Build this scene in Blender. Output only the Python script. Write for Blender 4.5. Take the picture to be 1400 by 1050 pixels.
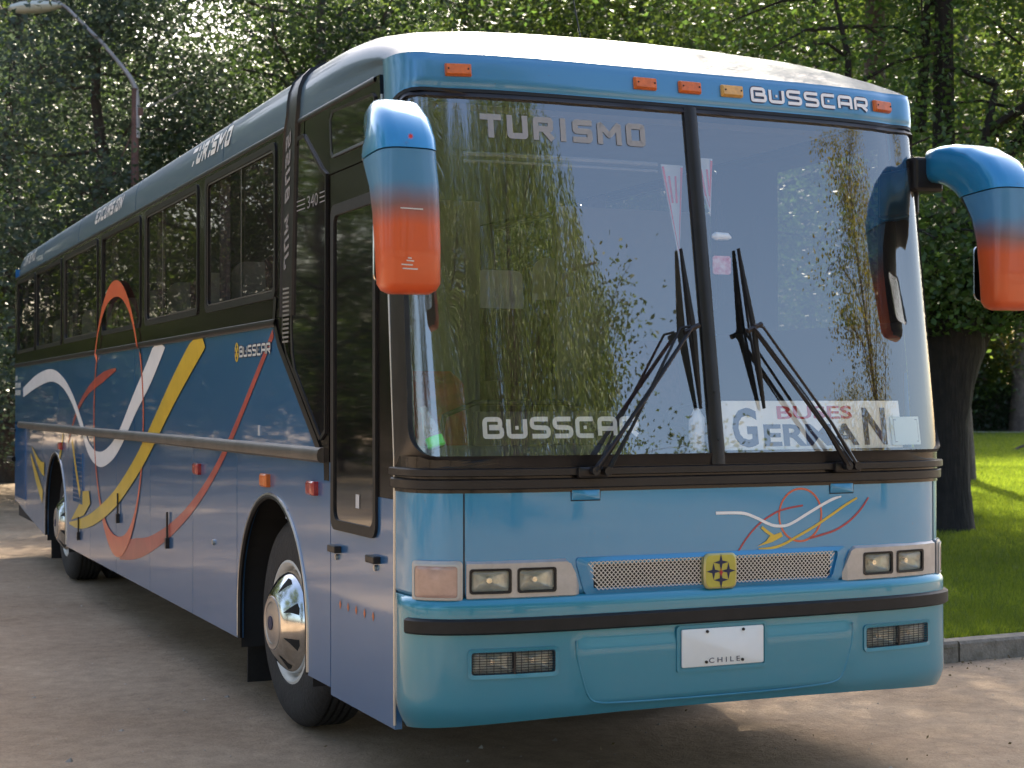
import bpy, bmesh, math, random
import numpy as np
from mathutils import Vector, Matrix
R = math.radians
scene = bpy.context.scene
for _o in list(bpy.data.objects): bpy.data.objects.remove(_o)
COL = scene.collection

# ------------------------------------------------------------------ camera
CAM = Vector((-3.5498, -6.3067, 1.566)); YAW = 0.4141; PIT = 0.0106; ROL = -0.001
fw = Vector((math.sin(YAW)*math.cos(PIT), math.cos(YAW)*math.cos(PIT), math.sin(PIT)))
rt = Vector((math.cos(YAW), -math.sin(YAW), 0)); up = rt.cross(fw)
r2 = rt*math.cos(ROL)+up*math.sin(ROL); u2 = up*math.cos(ROL)-rt*math.sin(ROL)
cd = bpy.data.cameras.new('camera'); cd.sensor_width = 36; cd.lens = 2226.9/1400*36
cd.clip_start = 0.05; cd.clip_end = 2000
cd.dof.use_dof = True; cd.dof.focus_distance = 8.3; cd.dof.aperture_fstop = 5.0
cam = bpy.data.objects.new('camera', cd); COL.objects.link(cam)
cam.matrix_world = Matrix(((r2.x, u2.x, -fw.x, CAM.x), (r2.y, u2.y, -fw.y, CAM.y), (r2.z, u2.z, -fw.z, CAM.z), (0, 0, 0, 1)))
scene.camera = cam
# ------------------------------------------------------------------ world, sun, exposure
SUN_AZ = 31.0; SUN_EL = 38.0
w = bpy.data.worlds.new('World'); scene.world = w; w.use_nodes = True
nt = w.node_tree; bg = nt.nodes['Background']; sky = nt.nodes.new('ShaderNodeTexSky')
sky.sky_type = 'NISHITA'; sky.sun_disc = False; sky.sun_elevation = R(SUN_EL); sky.sun_rotation = R(SUN_AZ)
sky.air_density = 1.0; sky.dust_density = 4.0; sky.ozone_density = 1.0
nt.links.new(sky.outputs[0], bg.inputs[0]); bg.inputs[1].default_value = 0.15
sl = bpy.data.lights.new('sun', 'SUN'); sl.energy = 5.0; sl.angle = R(0.6); sl.color = (1, 0.90, 0.72)
so = bpy.data.objects.new('sun', sl); COL.objects.link(so); so.location = (20, 30, 40)
sdir = Vector((math.sin(R(SUN_AZ))*math.cos(R(SUN_EL)), math.cos(R(SUN_AZ))*math.cos(R(SUN_EL)), math.sin(R(SUN_EL))))
so.rotation_euler = sdir.to_track_quat('Z', 'Y').to_euler()
scene.view_settings.view_transform = 'Standard'; scene.view_settings.look = 'None'
scene.view_settings.exposure = 1.72; scene.view_settings.gamma = 1
scene.cycles.max_bounces = 8; scene.cycles.transparent_max_bounces = 16
scene.cycles.diffuse_bounces = 3; scene.cycles.glossy_bounces = 4; scene.cycles.transmission_bounces = 6
scene.cycles.use_denoising = True; scene.cycles.sample_clamp_indirect = 6

# ------------------------------------------------------------------ materials
def pmat(name, col, rough=0.5, metal=0.0, coat=0.0, var=0.0, vscale=6.0, bump=0.0, bscale=30.0, col2=None, spec=None, emit=None):
    m = bpy.data.materials.new(name); m.use_nodes = True; t = m.node_tree; b = t.nodes['Principled BSDF']
    b.inputs['Base Color'].default_value = (*col, 1); b.inputs['Roughness'].default_value = rough
    b.inputs['Metallic'].default_value = metal; b.inputs['Coat Weight'].default_value = coat
    b.inputs['Coat Roughness'].default_value = 0.04
    if spec is not None: b.inputs['Specular IOR Level'].default_value = spec
    tc = t.nodes.new('ShaderNodeTexCoord')
    if var or col2:
        n = t.nodes.new('ShaderNodeTexNoise'); n.inputs['Scale'].default_value = vscale; n.inputs['Detail'].default_value = 6
        n.inputs['Roughness'].default_value = 0.65
        t.links.new(tc.outputs['Object'], n.inputs['Vector'])
        r = t.nodes.new('ShaderNodeValToRGB'); r.color_ramp.elements[0].position = .3; r.color_ramp.elements[1].position = .7
        c2 = col2 or tuple(min(1, c*(1+var)) for c in col)
        c1 = col if col2 else tuple(c*(1-var) for c in col)
        r.color_ramp.elements[0].color = (*c1, 1); r.color_ramp.elements[1].color = (*c2, 1)
        t.links.new(n.outputs['Fac'], r.inputs[0]); t.links.new(r.outputs[0], b.inputs['Base Color'])
    if bump:
        n = t.nodes.new('ShaderNodeTexNoise'); n.inputs['Scale'].default_value = bscale; n.inputs['Detail'].default_value = 4
        t.links.new(tc.outputs['Object'], n.inputs['Vector'])
        bp = t.nodes.new('ShaderNodeBump'); bp.inputs['Strength'].default_value = bump; bp.inputs['Distance'].default_value = 0.02
        t.links.new(n.outputs['Fac'], bp.inputs['Height']); t.links.new(bp.outputs[0], b.inputs['Normal'])
    if emit: b.inputs['Emission Color'].default_value = (*emit, 1); b.inputs['Emission Strength'].default_value = 1
    return m

def paint(name, col, rough=.32, metal=.35, dust=.25, wav=.0, wsc=1.2):
    """metallic bus paint: flake colour, clear coat, road dust gathered low down, faint panel waviness"""
    m = bpy.data.materials.new(name); m.use_nodes = True; t = m.node_tree; L = t.links.new
    b = t.nodes['Principled BSDF']; b.inputs['Metallic'].default_value = metal
    b.inputs['Coat Weight'].default_value = 1; b.inputs['Coat Roughness'].default_value = .03; b.inputs['Coat IOR'].default_value = 1.5
    geo = t.nodes.new('ShaderNodeNewGeometry'); sep = t.nodes.new('ShaderNodeSeparateXYZ'); L(geo.outputs['Position'], sep.inputs[0])
    n = t.nodes.new('ShaderNodeTexNoise'); n.inputs['Scale'].default_value = 2.2; n.inputs['Detail'].default_value = 8; n.inputs['Roughness'].default_value = .7
    L(geo.outputs['Position'], n.inputs['Vector'])
    mr = t.nodes.new('ShaderNodeMapRange'); mr.inputs[1].default_value = 1.3; mr.inputs[2].default_value = .25; mr.inputs[3].default_value = 0.04; mr.inputs[4].default_value = 1
    L(sep.outputs[2], mr.inputs[0])
    mu = t.nodes.new('ShaderNodeMath'); mu.operation = 'MULTIPLY'; L(mr.outputs[0], mu.inputs[0]); L(n.outputs['Fac'], mu.inputs[1])
    mu2 = t.nodes.new('ShaderNodeMath'); mu2.operation = 'MULTIPLY'; L(mu.outputs[0], mu2.inputs[0]); mu2.inputs[1].default_value = dust
    mx = t.nodes.new('ShaderNodeMix'); mx.data_type = 'RGBA'; L(mu2.outputs[0], mx.inputs[0])
    mx.inputs[6].default_value = (*col, 1); mx.inputs[7].default_value = (.30, .26, .21, 1)
    sp_ = t.nodes.new('ShaderNodeTexNoise'); sp_.inputs['Scale'].default_value = 95; sp_.inputs['Detail'].default_value = 2; L(geo.outputs['Position'], sp_.inputs['Vector'])
    sr = t.nodes.new('ShaderNodeMapRange'); sr.inputs[1].default_value = .74; sr.inputs[2].default_value = .78; sr.inputs[4].default_value = .55; L(sp_.outputs['Fac'], sr.inputs[0])
    mx2 = t.nodes.new('ShaderNodeMix'); mx2.data_type = 'RGBA'; L(sr.outputs[0], mx2.inputs[0]); L(mx.outputs[2], mx2.inputs[6]); mx2.inputs[7].default_value = (.10, .08, .06, 1)
    L(mx2.outputs[2], b.inputs['Base Color'])
    ra = t.nodes.new('ShaderNodeMath'); ra.operation = 'ADD'; L(mu2.outputs[0], ra.inputs[0]); ra.inputs[1].default_value = rough
    L(ra.outputs[0], b.inputs['Roughness'])
    cr = t.nodes.new('ShaderNodeMath'); cr.operation = 'MULTIPLY_ADD'; L(mu2.outputs[0], cr.inputs[0]); cr.inputs[1].default_value = .8; cr.inputs[2].default_value = .03
    L(cr.outputs[0], b.inputs['Coat Roughness'])
    if wav:
        w2 = t.nodes.new('ShaderNodeTexNoise'); w2.inputs['Scale'].default_value = wsc; w2.inputs['Detail'].default_value = 1
        L(geo.outputs['Position'], w2.inputs['Vector'])
        bp = t.nodes.new('ShaderNodeBump'); bp.inputs['Strength'].default_value = 1; bp.inputs['Distance'].default_value = wav
        L(w2.outputs['Fac'], bp.inputs['Height']); L(bp.outputs[0], b.inputs['Normal']); L(bp.outputs[0], b.inputs['Coat Normal'])
    return m

def glassmat(name, tint, ior=1.5, boost=1.6, rough=0.0, wav=0.0, wsc=1.5, haze=0.0):
    m = bpy.data.materials.new(name); m.use_nodes = True; t = m.node_tree; t.nodes.clear(); L = t.links.new
    out = t.nodes.new('ShaderNodeOutputMaterial'); mix = t.nodes.new('ShaderNodeMixShader')
    tr = t.nodes.new('ShaderNodeBsdfTransparent'); tr.inputs[0].default_value = (*tint, 1)
    gl = t.nodes.new('ShaderNodeBsdfAnisotropic' if False else 'ShaderNodeBsdfGlossy'); gl.inputs['Roughness'].default_value = rough
    g0 = t.nodes.new('ShaderNodeNewGeometry'); dt = t.nodes.new('ShaderNodeVectorMath'); dt.operation = 'DOT_PRODUCT'
    L(g0.outputs['Normal'], dt.inputs[0]); L(g0.outputs['Incoming'], dt.inputs[1]); F0 = min(.5, ((ior-1)/(ior+1))**2*boost)
    ab = t.nodes.new('ShaderNodeMath'); ab.operation = 'ABSOLUTE'; L(dt.outputs['Value'], ab.inputs[0])
    su = t.nodes.new('ShaderNodeMath'); su.operation = 'SUBTRACT'; su.use_clamp = True; su.inputs[0].default_value = 1; L(ab.outputs[0], su.inputs[1])
    pw = t.nodes.new('ShaderNodeMath'); pw.operation = 'POWER'; pw.inputs[1].default_value = 5; L(su.outputs[0], pw.inputs[0])
    mu = t.nodes.new('ShaderNodeMath'); mu.operation = 'MULTIPLY_ADD'; mu.use_clamp = True; mu.inputs[1].default_value = 1-F0; mu.inputs[2].default_value = F0
    L(pw.outputs[0], mu.inputs[0]); L(mu.outputs[0], mix.inputs[0])
    last = tr.outputs[0]
    if haze:
        df = t.nodes.new('ShaderNodeBsdfDiffuse'); df.inputs[0].default_value = (.6, .58, .55, 1)
        m2 = t.nodes.new('ShaderNodeMixShader'); nz = t.nodes.new('ShaderNodeTexNoise'); nz.inputs['Scale'].default_value = 3; nz.inputs['Detail'].default_value = 8
        tc = t.nodes.new('ShaderNodeTexCoord'); L(tc.outputs['Object'], nz.inputs['Vector'])
        m3 = t.nodes.new('ShaderNodeMath'); m3.operation = 'MULTIPLY'; L(nz.outputs['Fac'], m3.inputs[0]); m3.inputs[1].default_value = haze
        L(m3.outputs[0], m2.inputs[0]); L(last, m2.inputs[1]); L(df.outputs[0], m2.inputs[2]); last = m2.outputs[0]
    L(last, mix.inputs[1]); L(gl.outputs[0], mix.inputs[2]); L(mix.outputs[0], out.inputs[0])
    if wav:
        geo = t.nodes.new('ShaderNodeNewGeometry')
        w2 = t.nodes.new('ShaderNodeTexNoise'); w2.inputs['Scale'].default_value = wsc; w2.inputs['Detail'].default_value = 1
        L(geo.outputs['Position'], w2.inputs['Vector'])
        bp = t.nodes.new('ShaderNodeBump'); bp.inputs['Strength'].default_value = 1; bp.inputs['Distance'].default_value = wav
        L(w2.outputs['Fac'], bp.inputs['Height']); L(bp.outputs[0], gl.inputs['Normal'])
    return m

BLUE = paint('front_blue_paint', (.012, .22, .45), wav=.004, dust=.18)
TEAL = paint('bumper_teal_paint', (.004, .22, .33), rough=.36, dust=.18, wav=.004)
SIDE = paint('side_blue_paint', (.020, .135, .33), rough=.3, dust=.13, wav=.004, wsc=.8)
UPPER = paint('upper_blue_paint', (.030, .16, .36), rough=.3, dust=.1, wav=.004, wsc=.8)
ROOF = paint('roof_blue_paint', (.04, .085, .125), rough=.55, dust=.1, wav=.004, metal=.1)
ROOF.node_tree.nodes['Principled BSDF'].inputs['Coat Weight'].default_value = .35
BLACK = pmat('black_gloss_panel', (.008, .007, .007), .16, spec=.35, coat=.1, var=.2, bump=.04, bscale=1.2)
RUBBER = pmat('black_rubber', (.012, .0115, .0115), .5, spec=.35, var=.35, vscale=14)
TRIM = pmat('black_satin_trim', (.013, .012, .013), .36, spec=.35, var=.3, vscale=9)
RAIL = pmat('worn_aluminium_rail', (.13, .115, .10), .42, metal=.5, var=.25, vscale=5)
GREYBZ = pmat('lamp_bezel_grey', (.42, .41, .40), .35, metal=.4, var=.15, vscale=12)
CHROME = pmat('chrome', (.50, .48, .45), .12, metal=1, col2=(.78, .77, .75), vscale=9)
ALLOY = pmat('aluminium_line', (.55, .54, .52), .35, metal=.9, var=.1)
DARK = pmat('dark_inside', (.012, .012, .013), .8, var=.2)
TYRE = pmat('tyre_rubber', (.022, .021, .021), .75, var=.35, vscale=8, bump=.3, bscale=60)
WHITEP = pmat('white_painted_rim', (.62, .60, .56), .45, var=.12, vscale=14)
AMBER = pmat('amber_lens', (.56, .125, .012), .35, coat=.25, var=.2, vscale=40)
AMBERY = pmat('yellow_amber_lens', (.62, .34, .07), .3, coat=.6, var=.2, vscale=40)
REDL = pmat('red_lens', (.32, .012, .015), .25, coat=.6, var=.2, vscale=40)
CLEARL = pmat('faded_indicator_lens', (.42, .27, .22), .22, coat=.8, var=.15, vscale=25)
REFLECTOR = pmat('lamp_reflector', (.62, .61, .56), .3, metal=.7, var=.2, vscale=18, bump=.25, bscale=40)
WHITE = pmat('white_vinyl', (.78, .78, .78), .4, coat=.4, var=.06)
YELLOW = pmat('yellow_vinyl', (.62, .42, .03), .4, coat=.5, var=.12, vscale=5)
ORANGE = pmat('orange_vinyl', (.62, .10, .035), .4, coat=.5, var=.12, vscale=5)
CRIM = pmat('crimson_vinyl', (.36, .02, .035), .4, coat=.5, var=.2, vscale=5)
BROWNR = pmat('faded_red_vinyl', (.38, .06, .045), .4, coat=.5, var=.2, vscale=4)
NAVY = pmat('navy_ink', (.008, .014, .06), .5, var=.1)
REDINK = pmat('red_ink', (.5, .03, .03), .5, var=.1)
CREAM = pmat('cream_board', (.90, .88, .80), .5, var=.06, vscale=5)
LETTER = pmat('pale_grey_letter', (.5, .52, .50), .4, var=.06)
PLATE = pmat('number_plate_white', (.8, .8, .78), .35, var=.03)
MESH = pmat('grille_mesh_metal', (.62, .62, .62), .3, metal=.8, var=.1)
FABRIC = pmat('seat_fabric', (.09, .045, .05), .9, var=.5, vscale=20)
REDFAB = pmat('red_seat_fabric', (.32, .035, .03), .9, var=.5, vscale=12)
CLOTH = pmat('white_headrest_cloth', (.75, .75, .75), .85, var=.05)
CURT = pmat('curtain_cloth', (.16, .13, .17), .9, var=.2)
DASH = pmat('dashboard_grey', (.10, .10, .105), .6, var=.15)
PANELG = pmat('interior_panel_grey', (.12, .12, .115), .7, var=.08)
WS = glassmat('windscreen_glass', (.97, .985, .975), 1.5, 5.8, wav=.0012, wsc=1.6, haze=.03)
SG = glassmat('tinted_window_glass', (.42, .41, .39), 1.5, 1.0, wav=.0010, wsc=1.1, haze=.04)
LENS = glassmat('lamp_lens_glass', (.9, .92, .88), 1.5, 1.6, wav=.003, wsc=30, haze=.25)

# ------------------------------------------------------------------ mesh building helpers
class MB:
    def __init__(s): s.v = []; s.f = []
    def add(s, vs, fs):
        o = len(s.v); s.v += [tuple(p) for p in vs]; s.f += [tuple(i+o for i in f) for f in fs]
    def box(s, x0, y0, z0, x1, y1, z1):
        s.add([(x0,y0,z0),(x1,y0,z0),(x1,y1,z0),(x0,y1,z0),(x0,y0,z1),(x1,y0,z1),(x1,y1,z1),(x0,y1,z1)],
              [(3,2,1,0),(4,5,6,7),(0,1,5,4),(1,2,6,5),(2,3,7,6),(3,0,4,7)])
    def grid(s, P, closed_u=False, closed_v=False):
        """P[i][j] points"""
        n = len(P); m = len(P[0]); o = len(s.v)
        for row in P:
            for p in row: s.v.append(tuple(p))
        for i in range(n if closed_u else n-1):
            for j in range(m if closed_v else m-1):
                a = o+i*m+j; b = o+i*m+(j+1) % m; c = o+((i+1) % n)*m+(j+1) % m; d = o+((i+1) % n)*m+j
                s.f.append((a, b, c, d))
    def cap(s, pts, flip=False):
        o = len(s.v); s.v += [tuple(p) for p in pts]; idx = list(range(o, o+len(pts)))
        s.f.append(tuple(idx[::-1] if flip else idx))
    def loft(s, loops, cap=True, capstart=False):
        s.grid(loops, closed_v=True)
        if cap: s.cap(loops[-1])
        if capstart: s.cap(loops[0], True)
    def tube(s, pts, rad, n=8, cap=True):
        pts = [Vector(p) for p in pts]; k = len(pts)
        if not hasattr(rad, '__len__'): rad = [rad]*k
        loops = []; ref = None
        for i, p in enumerate(pts):
            t = (pts[min(i+1, k-1)]-pts[max(i-1, 0)])
            if t.length < 1e-9: t = Vector((0, 0, 1))
            t.normalize()
            if ref is None: ref = t.orthogonal().normalized()
            else:
                ref = (ref - t*ref.dot(t))
                ref = ref.normalized() if ref.length > 1e-6 else t.orthogonal().normalized()
            bn = t.cross(ref)
            loops.append([p+(ref*math.cos(2*math.pi*a/n)+bn*math.sin(2*math.pi*a/n))*rad[i] for a in range(n)])
        s.loft(loops, cap=cap, capstart=cap)
    def lathe_x(s, cx, cy, cz, prof, n=40, sgn=-1):
        """profile (radius, outward distance) about an axis along x"""
        loops = [[(cx+sgn*d, cy+r*math.cos(2*math.pi*a/n), cz+r*math.sin(2*math.pi*a/n)) for a in range(n)] for r, d in prof]
        s.grid(loops, closed_v=True)
    def build(s, name, mat, parent=None, smooth=False, bevel=0.0, auto=35, recalc=True):
        me = bpy.data.meshes.new(name); me.from_pydata(s.v, [], s.f); me.update()
        if recalc:
            bm = bmesh.new(); bm.from_mesh(me)
            bmesh.ops.remove_doubles(bm, verts=bm.verts, dist=1e-5)
            bmesh.ops.recalc_face_normals(bm, faces=bm.faces)
            if smooth:
                for f in bm.faces: f.smooth = True
                for e in bm.edges:
                    if len(e.link_faces) == 2 and e.calc_face_angle(0) > R(auto): e.smooth = False
            bm.to_mesh(me); bm.free()
        elif smooth:
            me.polygons.foreach_set('use_smooth', [True]*len(me.polygons))
        me.materials.append(mat)
        o = bpy.data.objects.new(name, me); COL.objects.link(o)
        if parent: o.parent = parent
        if bevel:
            b = o.modifiers.new('bevel', 'BEVEL'); b.width = bevel; b.segments = 2; b.limit_method = 'ANGLE'; b.angle_limit = R(40)
        return o

def tag(o, label=None, cat=None, group=None, kind=None):
    if label: o['label'] = label
    if cat: o['category'] = cat
    if group: o['group'] = group
    if kind: o['kind'] = kind
    return o
def empty(name, loc=(0, 0, 0), label=None, cat=None, group=None):
    o = bpy.data.objects.new(name, None); COL.objects.link(o); o.location = loc; o.empty_display_size = .2
    return tag(o, label, cat, group)
def copy_tree(o, parent=None):
    c = o.copy(); COL.objects.link(c); c.parent = parent
    for ch in list(o.children): copy_tree(ch, c)
    return c

def rr(u0, v0, u1, v1, r, n=5, m=8):
    """rounded rectangle loop, counter-clockwise, every side with m pieces (loops match each other)"""
    if not hasattr(r, '__len__'): r = [r]*4
    cs = [(u0+r[0], v0+r[0], 180, r[0]), (u1-r[1], v0+r[1], 270, r[1]), (u1-r[2], v1-r[2], 0, r[2]), (u0+r[3], v1-r[3], 90, r[3])]
    pts = []
    for k, (cx, cy, a0, q) in enumerate(cs):
        arc = [(cx+q*math.cos(R(a0+90*i/n)), cy+q*math.sin(R(a0+90*i/n))) for i in range(n+1)]
        pts += arc
        nx, ny, na, nq = cs[(k+1) % 4]
        b = (nx+nq*math.cos(R(na)), ny+nq*math.sin(R(na))); a = arc[-1]
        for i in range(1, m): pts.append((a[0]+(b[0]-a[0])*i/m, a[1]+(b[1]-a[1])*i/m))
    return pts
def ML(F, loop, off): return [F(u, v, off) for u, v in loop]
def catmull(pts, n=8):
    P = [np.array(p, float) for p in pts]; out = []
    for i in range(len(P)-1):
        p0 = P[max(i-1, 0)]; p1 = P[i]; p2 = P[i+1]; p3 = P[min(i+2, len(P)-1)]
        for k in range(n):
            t = k/n
            out.append(tuple(.5*((2*p1)+(-p0+p2)*t+(2*p0-5*p1+4*p2-p3)*t*t+(-p0+3*p1-3*p2+p3)*t**3)))
    out.append(tuple(P[-1])); return out
def ribbon(mb, F, pts, off, n=8, th=.0008, smooth=True):
    """pts: (u, v, width); flat vinyl ribbon on surface F"""
    q = catmull(pts, n) if smooth else pts
    L_, R_ = [], []
    for i, p in enumerate(q):
        a = q[max(i-1, 0)]; b = q[min(i+1, len(q)-1)]
        dx, dy = b[0]-a[0], b[1]-a[1]; l = math.hypot(dx, dy) or 1
        nx, ny = -dy/l, dx/l; h = p[2]/2
        L_.append((p[0]+nx*h, p[1]+ny*h)); R_.append((p[0]-nx*h, p[1]-ny*h))
    mb.grid([[F(*a, off), F(*b, off)] for a, b in zip(L_, R_)])
def fillet(pts, r, n=3):
    out = [pts[0]]
    for i in range(1, len(pts)-1):
        p = np.array(pts[i], float); a = np.array(pts[i-1], float); b = np.array(pts[i+1], float)
        da = a-p; db = b-p; la = np.linalg.norm(da); lb = np.linalg.norm(db); q = min(r, la*.45, lb*.45)
        s = p+da/la*q; e = p+db/lb*q
        for k in range(n+1):
            t = k/n; out.append(tuple((1-t)**2*s+2*t*(1-t)*p+t*t*e))
    out.append(pts[-1]); return out
SQUARE = {
 'B': [[(.12,0),(0,0),(0,1),(.92,1),(.92,.54),(.25,.54)], [(.25,.5),(1,.5),(1,0),(.12,0)]],
 'U': [[(0,1),(0,0),(1,0),(1,1)]], 'S': [[(1,1),(0,1),(0,.52),(1,.48),(1,0),(0,0)]],
 'C': [[(1,1),(0,1),(0,0),(1,0)]], 'A': [[(0,0),(0,1),(1,1),(1,0)], [(.12,.42),(.9,.42)]],
 'R': [[(0,0),(0,1),(1,1),(1,.42),(.14,.42)], [(.55,.4),(1,0)]]}
BLOCKY = {'T': [[(0,1),(1,1)], [(.5,1),(.5,0)]], 'U': [[(0,1),(0,0),(1,0),(1,1)]], 'R': [[(0,0),(0,1),(1,1),(1,.48),(.1,.48)], [(.55,.45),(1,0)]],
 'I': [[(.5,0),(.5,1)]], 'S': [[(1,1),(0,1),(0,.5),(1,.5),(1,0),(0,0)]], 'M': [[(0,0),(0,1),(.5,.35),(1,1),(1,0)]], 'O': [[(.5,0),(0,0),(0,1),(1,1),(1,0),(.5,0)]],
 'E': [[(1,1),(0,1),(0,0),(1,0)], [(.1,.5),(.85,.5)]], 'X': [[(0,0),(1,1)], [(0,1),(1,0)]], 'C': [[(1,1),(0,1),(0,0),(1,0)]], 'N': [[(0,0),(0,1),(1,0),(1,1)]],
 'J': [[(1,1),(1,0),(0,0),(0,.35)]], 'B': [[(.1,0),(0,0),(0,1),(.95,1),(.95,.55),(.1,.55)], [(.1,.5),(1,.5),(1,0),(.1,0)]]}
def block_word(mb, F, word, u0, v0, width, h, sw, off, dirn=1, slant=0, gap=.3, rot=False):
    ws = [.45 if c == 'I' else (.5 if c == ' ' else (1.25 if c == 'M' else 1)) for c in word]; unit = width/(sum(ws)+gap*(len(word)-1)); x = 0; k = 0
    for c, w_ in zip(word, ws):
        cw_ = unit*w_
        for st in BLOCKY.get(c, []):
            pts = fillet([(sw/2+a*(cw_-sw), sw/2+b*(h-sw)) for a, b in st], h*.06); k += 1
            for i0, i1 in ((0, 1), (-1, -2)):
                d_ = (pts[i0][0]-pts[i1][0], pts[i0][1]-pts[i1][1]); l_ = math.hypot(*d_) or 1; pts[i0] = (pts[i0][0]+d_[0]/l_*sw*.5, pts[i0][1]+d_[1]/l_*sw*.5)
            if rot: G = lambda u, v, o, x=x: F(u0-(v)*dirn, v0+x+u+slant*v, o)
            else: G = lambda u, v, o, x=x: F(u0+dirn*(x+u+slant*v), v0+v, o)
            ribbon(mb, G, [(a, b, sw) for a, b in pts], off+k*.00015, smooth=False)
        x += cw_+unit*gap
DOTS = 'UC'
def square_word(mb, F, word, u0, v0, width, h, sw, off, dirn=1, slant=0, gap=.30):
    cell = width/(len(word)+gap*(len(word)-1)); k = 0
    for i, ch in enumerate(word):
        bx = i*cell*(1+gap)
        G = lambda u, v, o, bx=bx: F(u0+dirn*(bx+u+slant*v), v0+v, o)
        for st in SQUARE[ch]:
            pts = [(sw/2+x*(cell-sw), sw/2+y*(h-sw)) for x, y in st]
            pts = fillet(pts, h*.16); k += 1
            ribbon(mb, G, [(x, y, sw) for x, y in pts], off+k*.00015, smooth=False)
        if ch in DOTS:
            d = h*.08; c = (cell/2, h*.5)
            mb.add([G(c[0]-d, c[1]-d, off), G(c[0]+d, c[1]-d, off), G(c[0]+d, c[1]+d, off), G(c[0]-d, c[1]+d, off)], [(0, 1, 2, 3)])
def text_mesh(txt, bold=0.0, shear=0.0):
    cu = bpy.data.curves.new('text', 'FONT'); cu.body = txt; cu.size = 1; cu.offset = bold; cu.shear = shear; cu.resolution_u = 3
    o = bpy.data.objects.new('text', cu); COL.objects.link(o)
    dg = bpy.context.evaluated_depsgraph_get(); me = bpy.data.meshes.new_from_object(o.evaluated_get(dg))
    vs = [(v.co.x, v.co.y) for v in me.vertices]; fs = [tuple(p.vertices) for p in me.polygons]
    bpy.data.objects.remove(o); bpy.data.curves.remove(cu); bpy.data.meshes.remove(me)
    return vs, fs
def text_on(mb, F, txt, u0, v0, width, h, off, dirn=1, bold=.02, shear=0, rot=False):
    vs, fs = text_mesh(txt, bold, shear)
    xs = [v[0] for v in vs]; ys = [v[1] for v in vs]; x0, x1, y0, y1 = min(xs), max(xs), min(ys), max(ys)
    P = []
    for x, y in vs:
        a = (x-x0)/(x1-x0)*width; b = (y-y0)/(y1-y0)*h
        P.append(F(u0-b*dirn, v0+a, off) if rot else F(u0+dirn*a, v0+b, off))
    mb.add(P, fs)

# ------------------------------------------------------------------ bus surfaces
WC = .75; HW = 1.3; D = .3637; NE = 4.1769
_th = np.linspace(0, math.pi/2, 1500)
_x = HW*np.sin(_th)**(2/NE); _y = -D*np.cos(_th)**(2/NE)
_s = np.concatenate([[0], np.cumsum(np.hypot(np.diff(_x), np.diff(_y)))]); S = float(_s[-1])
def sb(z):
    return float(np.interp(z, [1.33, 2.8, 2.86, 3.0, 3.2], [0, .229, .24, .262, .30]))
def base(s, z):
    a = abs(s)
    if a <= S: x = float(np.interp(a, _s, _x)); y = float(np.interp(a, _s, _y))
    else: x = HW; y = a-S
    t = min(1, max(0, (1.3-x)/.2)); w_ = WC+(1-WC)*(t*t*(3-2*t)); x *= 1-.012*max(0, min(1, (z-1.33)/1.6))
    return Vector((math.copysign(x, s), y+sb(z)*w_, z))
def ye(z): return sb(z)*WC+.004
def FS(s, z, off=0.0):
    e = .004; p = base(s, z)
    n = (base(s+e, z)-base(s-e, z)).cross(base(s, z+e)-base(s, z-e)).normalized()
    return p+n*off
def s_of_x(x): return math.copysign(float(np.interp(abs(x), _x, _s)), x)
def FX(x, z, off=0.0): return FS(s_of_x(x), z, off)
def FL(y, z, off=0.0): return Vector((-HW-off, y, z))
def FRt(y, z, off=0.0): return Vector((HW+off, y, z))
def spts(a, b, n): return list(np.linspace(a, b, n+1))

BUS = empty('tour_bus', (0, 4, 0), 'long blue tour coach with swirling white, yellow and red stripes on the dirt road', 'bus')
def P(o, loc=BUS): return o
_build = MB.build
def part(mb, name, mat, parent=None, **k):
    o = mb.build(name, mat, None, **k)
    p = parent or BUS
    o.parent = p
    o.matrix_parent_inverse = Matrix.Translation(Vector((0, -4, 0)))if p is BUS else Matrix.Identity(4)
    return o
# children of a part: identity (parts are built in world coordinates and sit at the bus origin)

def mask_grid(ss, zs, offf, holes=()):
    mb = MB()
    idx = {}
    for i, s in enumerate(ss):
        for j, z in enumerate(zs):
            idx[i, j] = len(mb.v); mb.v.append(tuple(FS(s, z, offf(s, z))))
    for i in range(len(ss)-1):
        for j in range(len(zs)-1):
            cs, cz = (ss[i]+ss[i+1])/2, (zs[j]+zs[j+1])/2
            if any(h[0] < cs < h[2] and h[1] < cz < h[3] for h in holes): continue
            mb.f.append((idx[i, j], idx[i+1, j], idx[i+1, j+1], idx[i, j+1]))
    return mb
def brk(a, b, n, extra=()):
    v = list(np.linspace(a, b, n+1)); out = []
    ex = sorted(extra)
    v = [q for q in v if all(abs(q-e) > .004 for e in ex)]+list(ex)
    return sorted(v)

SX = s_of_x
# ---- front mask (hood panel between trim and bumper) with recess holes
lampL = [SX(-1.272), .768, SX(-.655), .925]
lampR = [SX(.675), .775, SX(1.215), .93]
holes_hood = [(SX(-1.09), .800, SX(-.745), .900), (SX(.745), .800, SX(1.09), .900), (-.575, .805, .575, .902)]
hx = [q for h in holes_hood for q in (h[0], h[2])]; hz = [.800, .805, .900, .902]
m = mask_grid(brk(-S, S, 90, hx), brk(.778, 1.212, 10, hz), lambda s, z: -.012*max(0, (.80-z)/.022) if z < .8 else 0, holes_hood)
hood = part(m, 'front_panel', BLUE, smooth=True)
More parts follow.
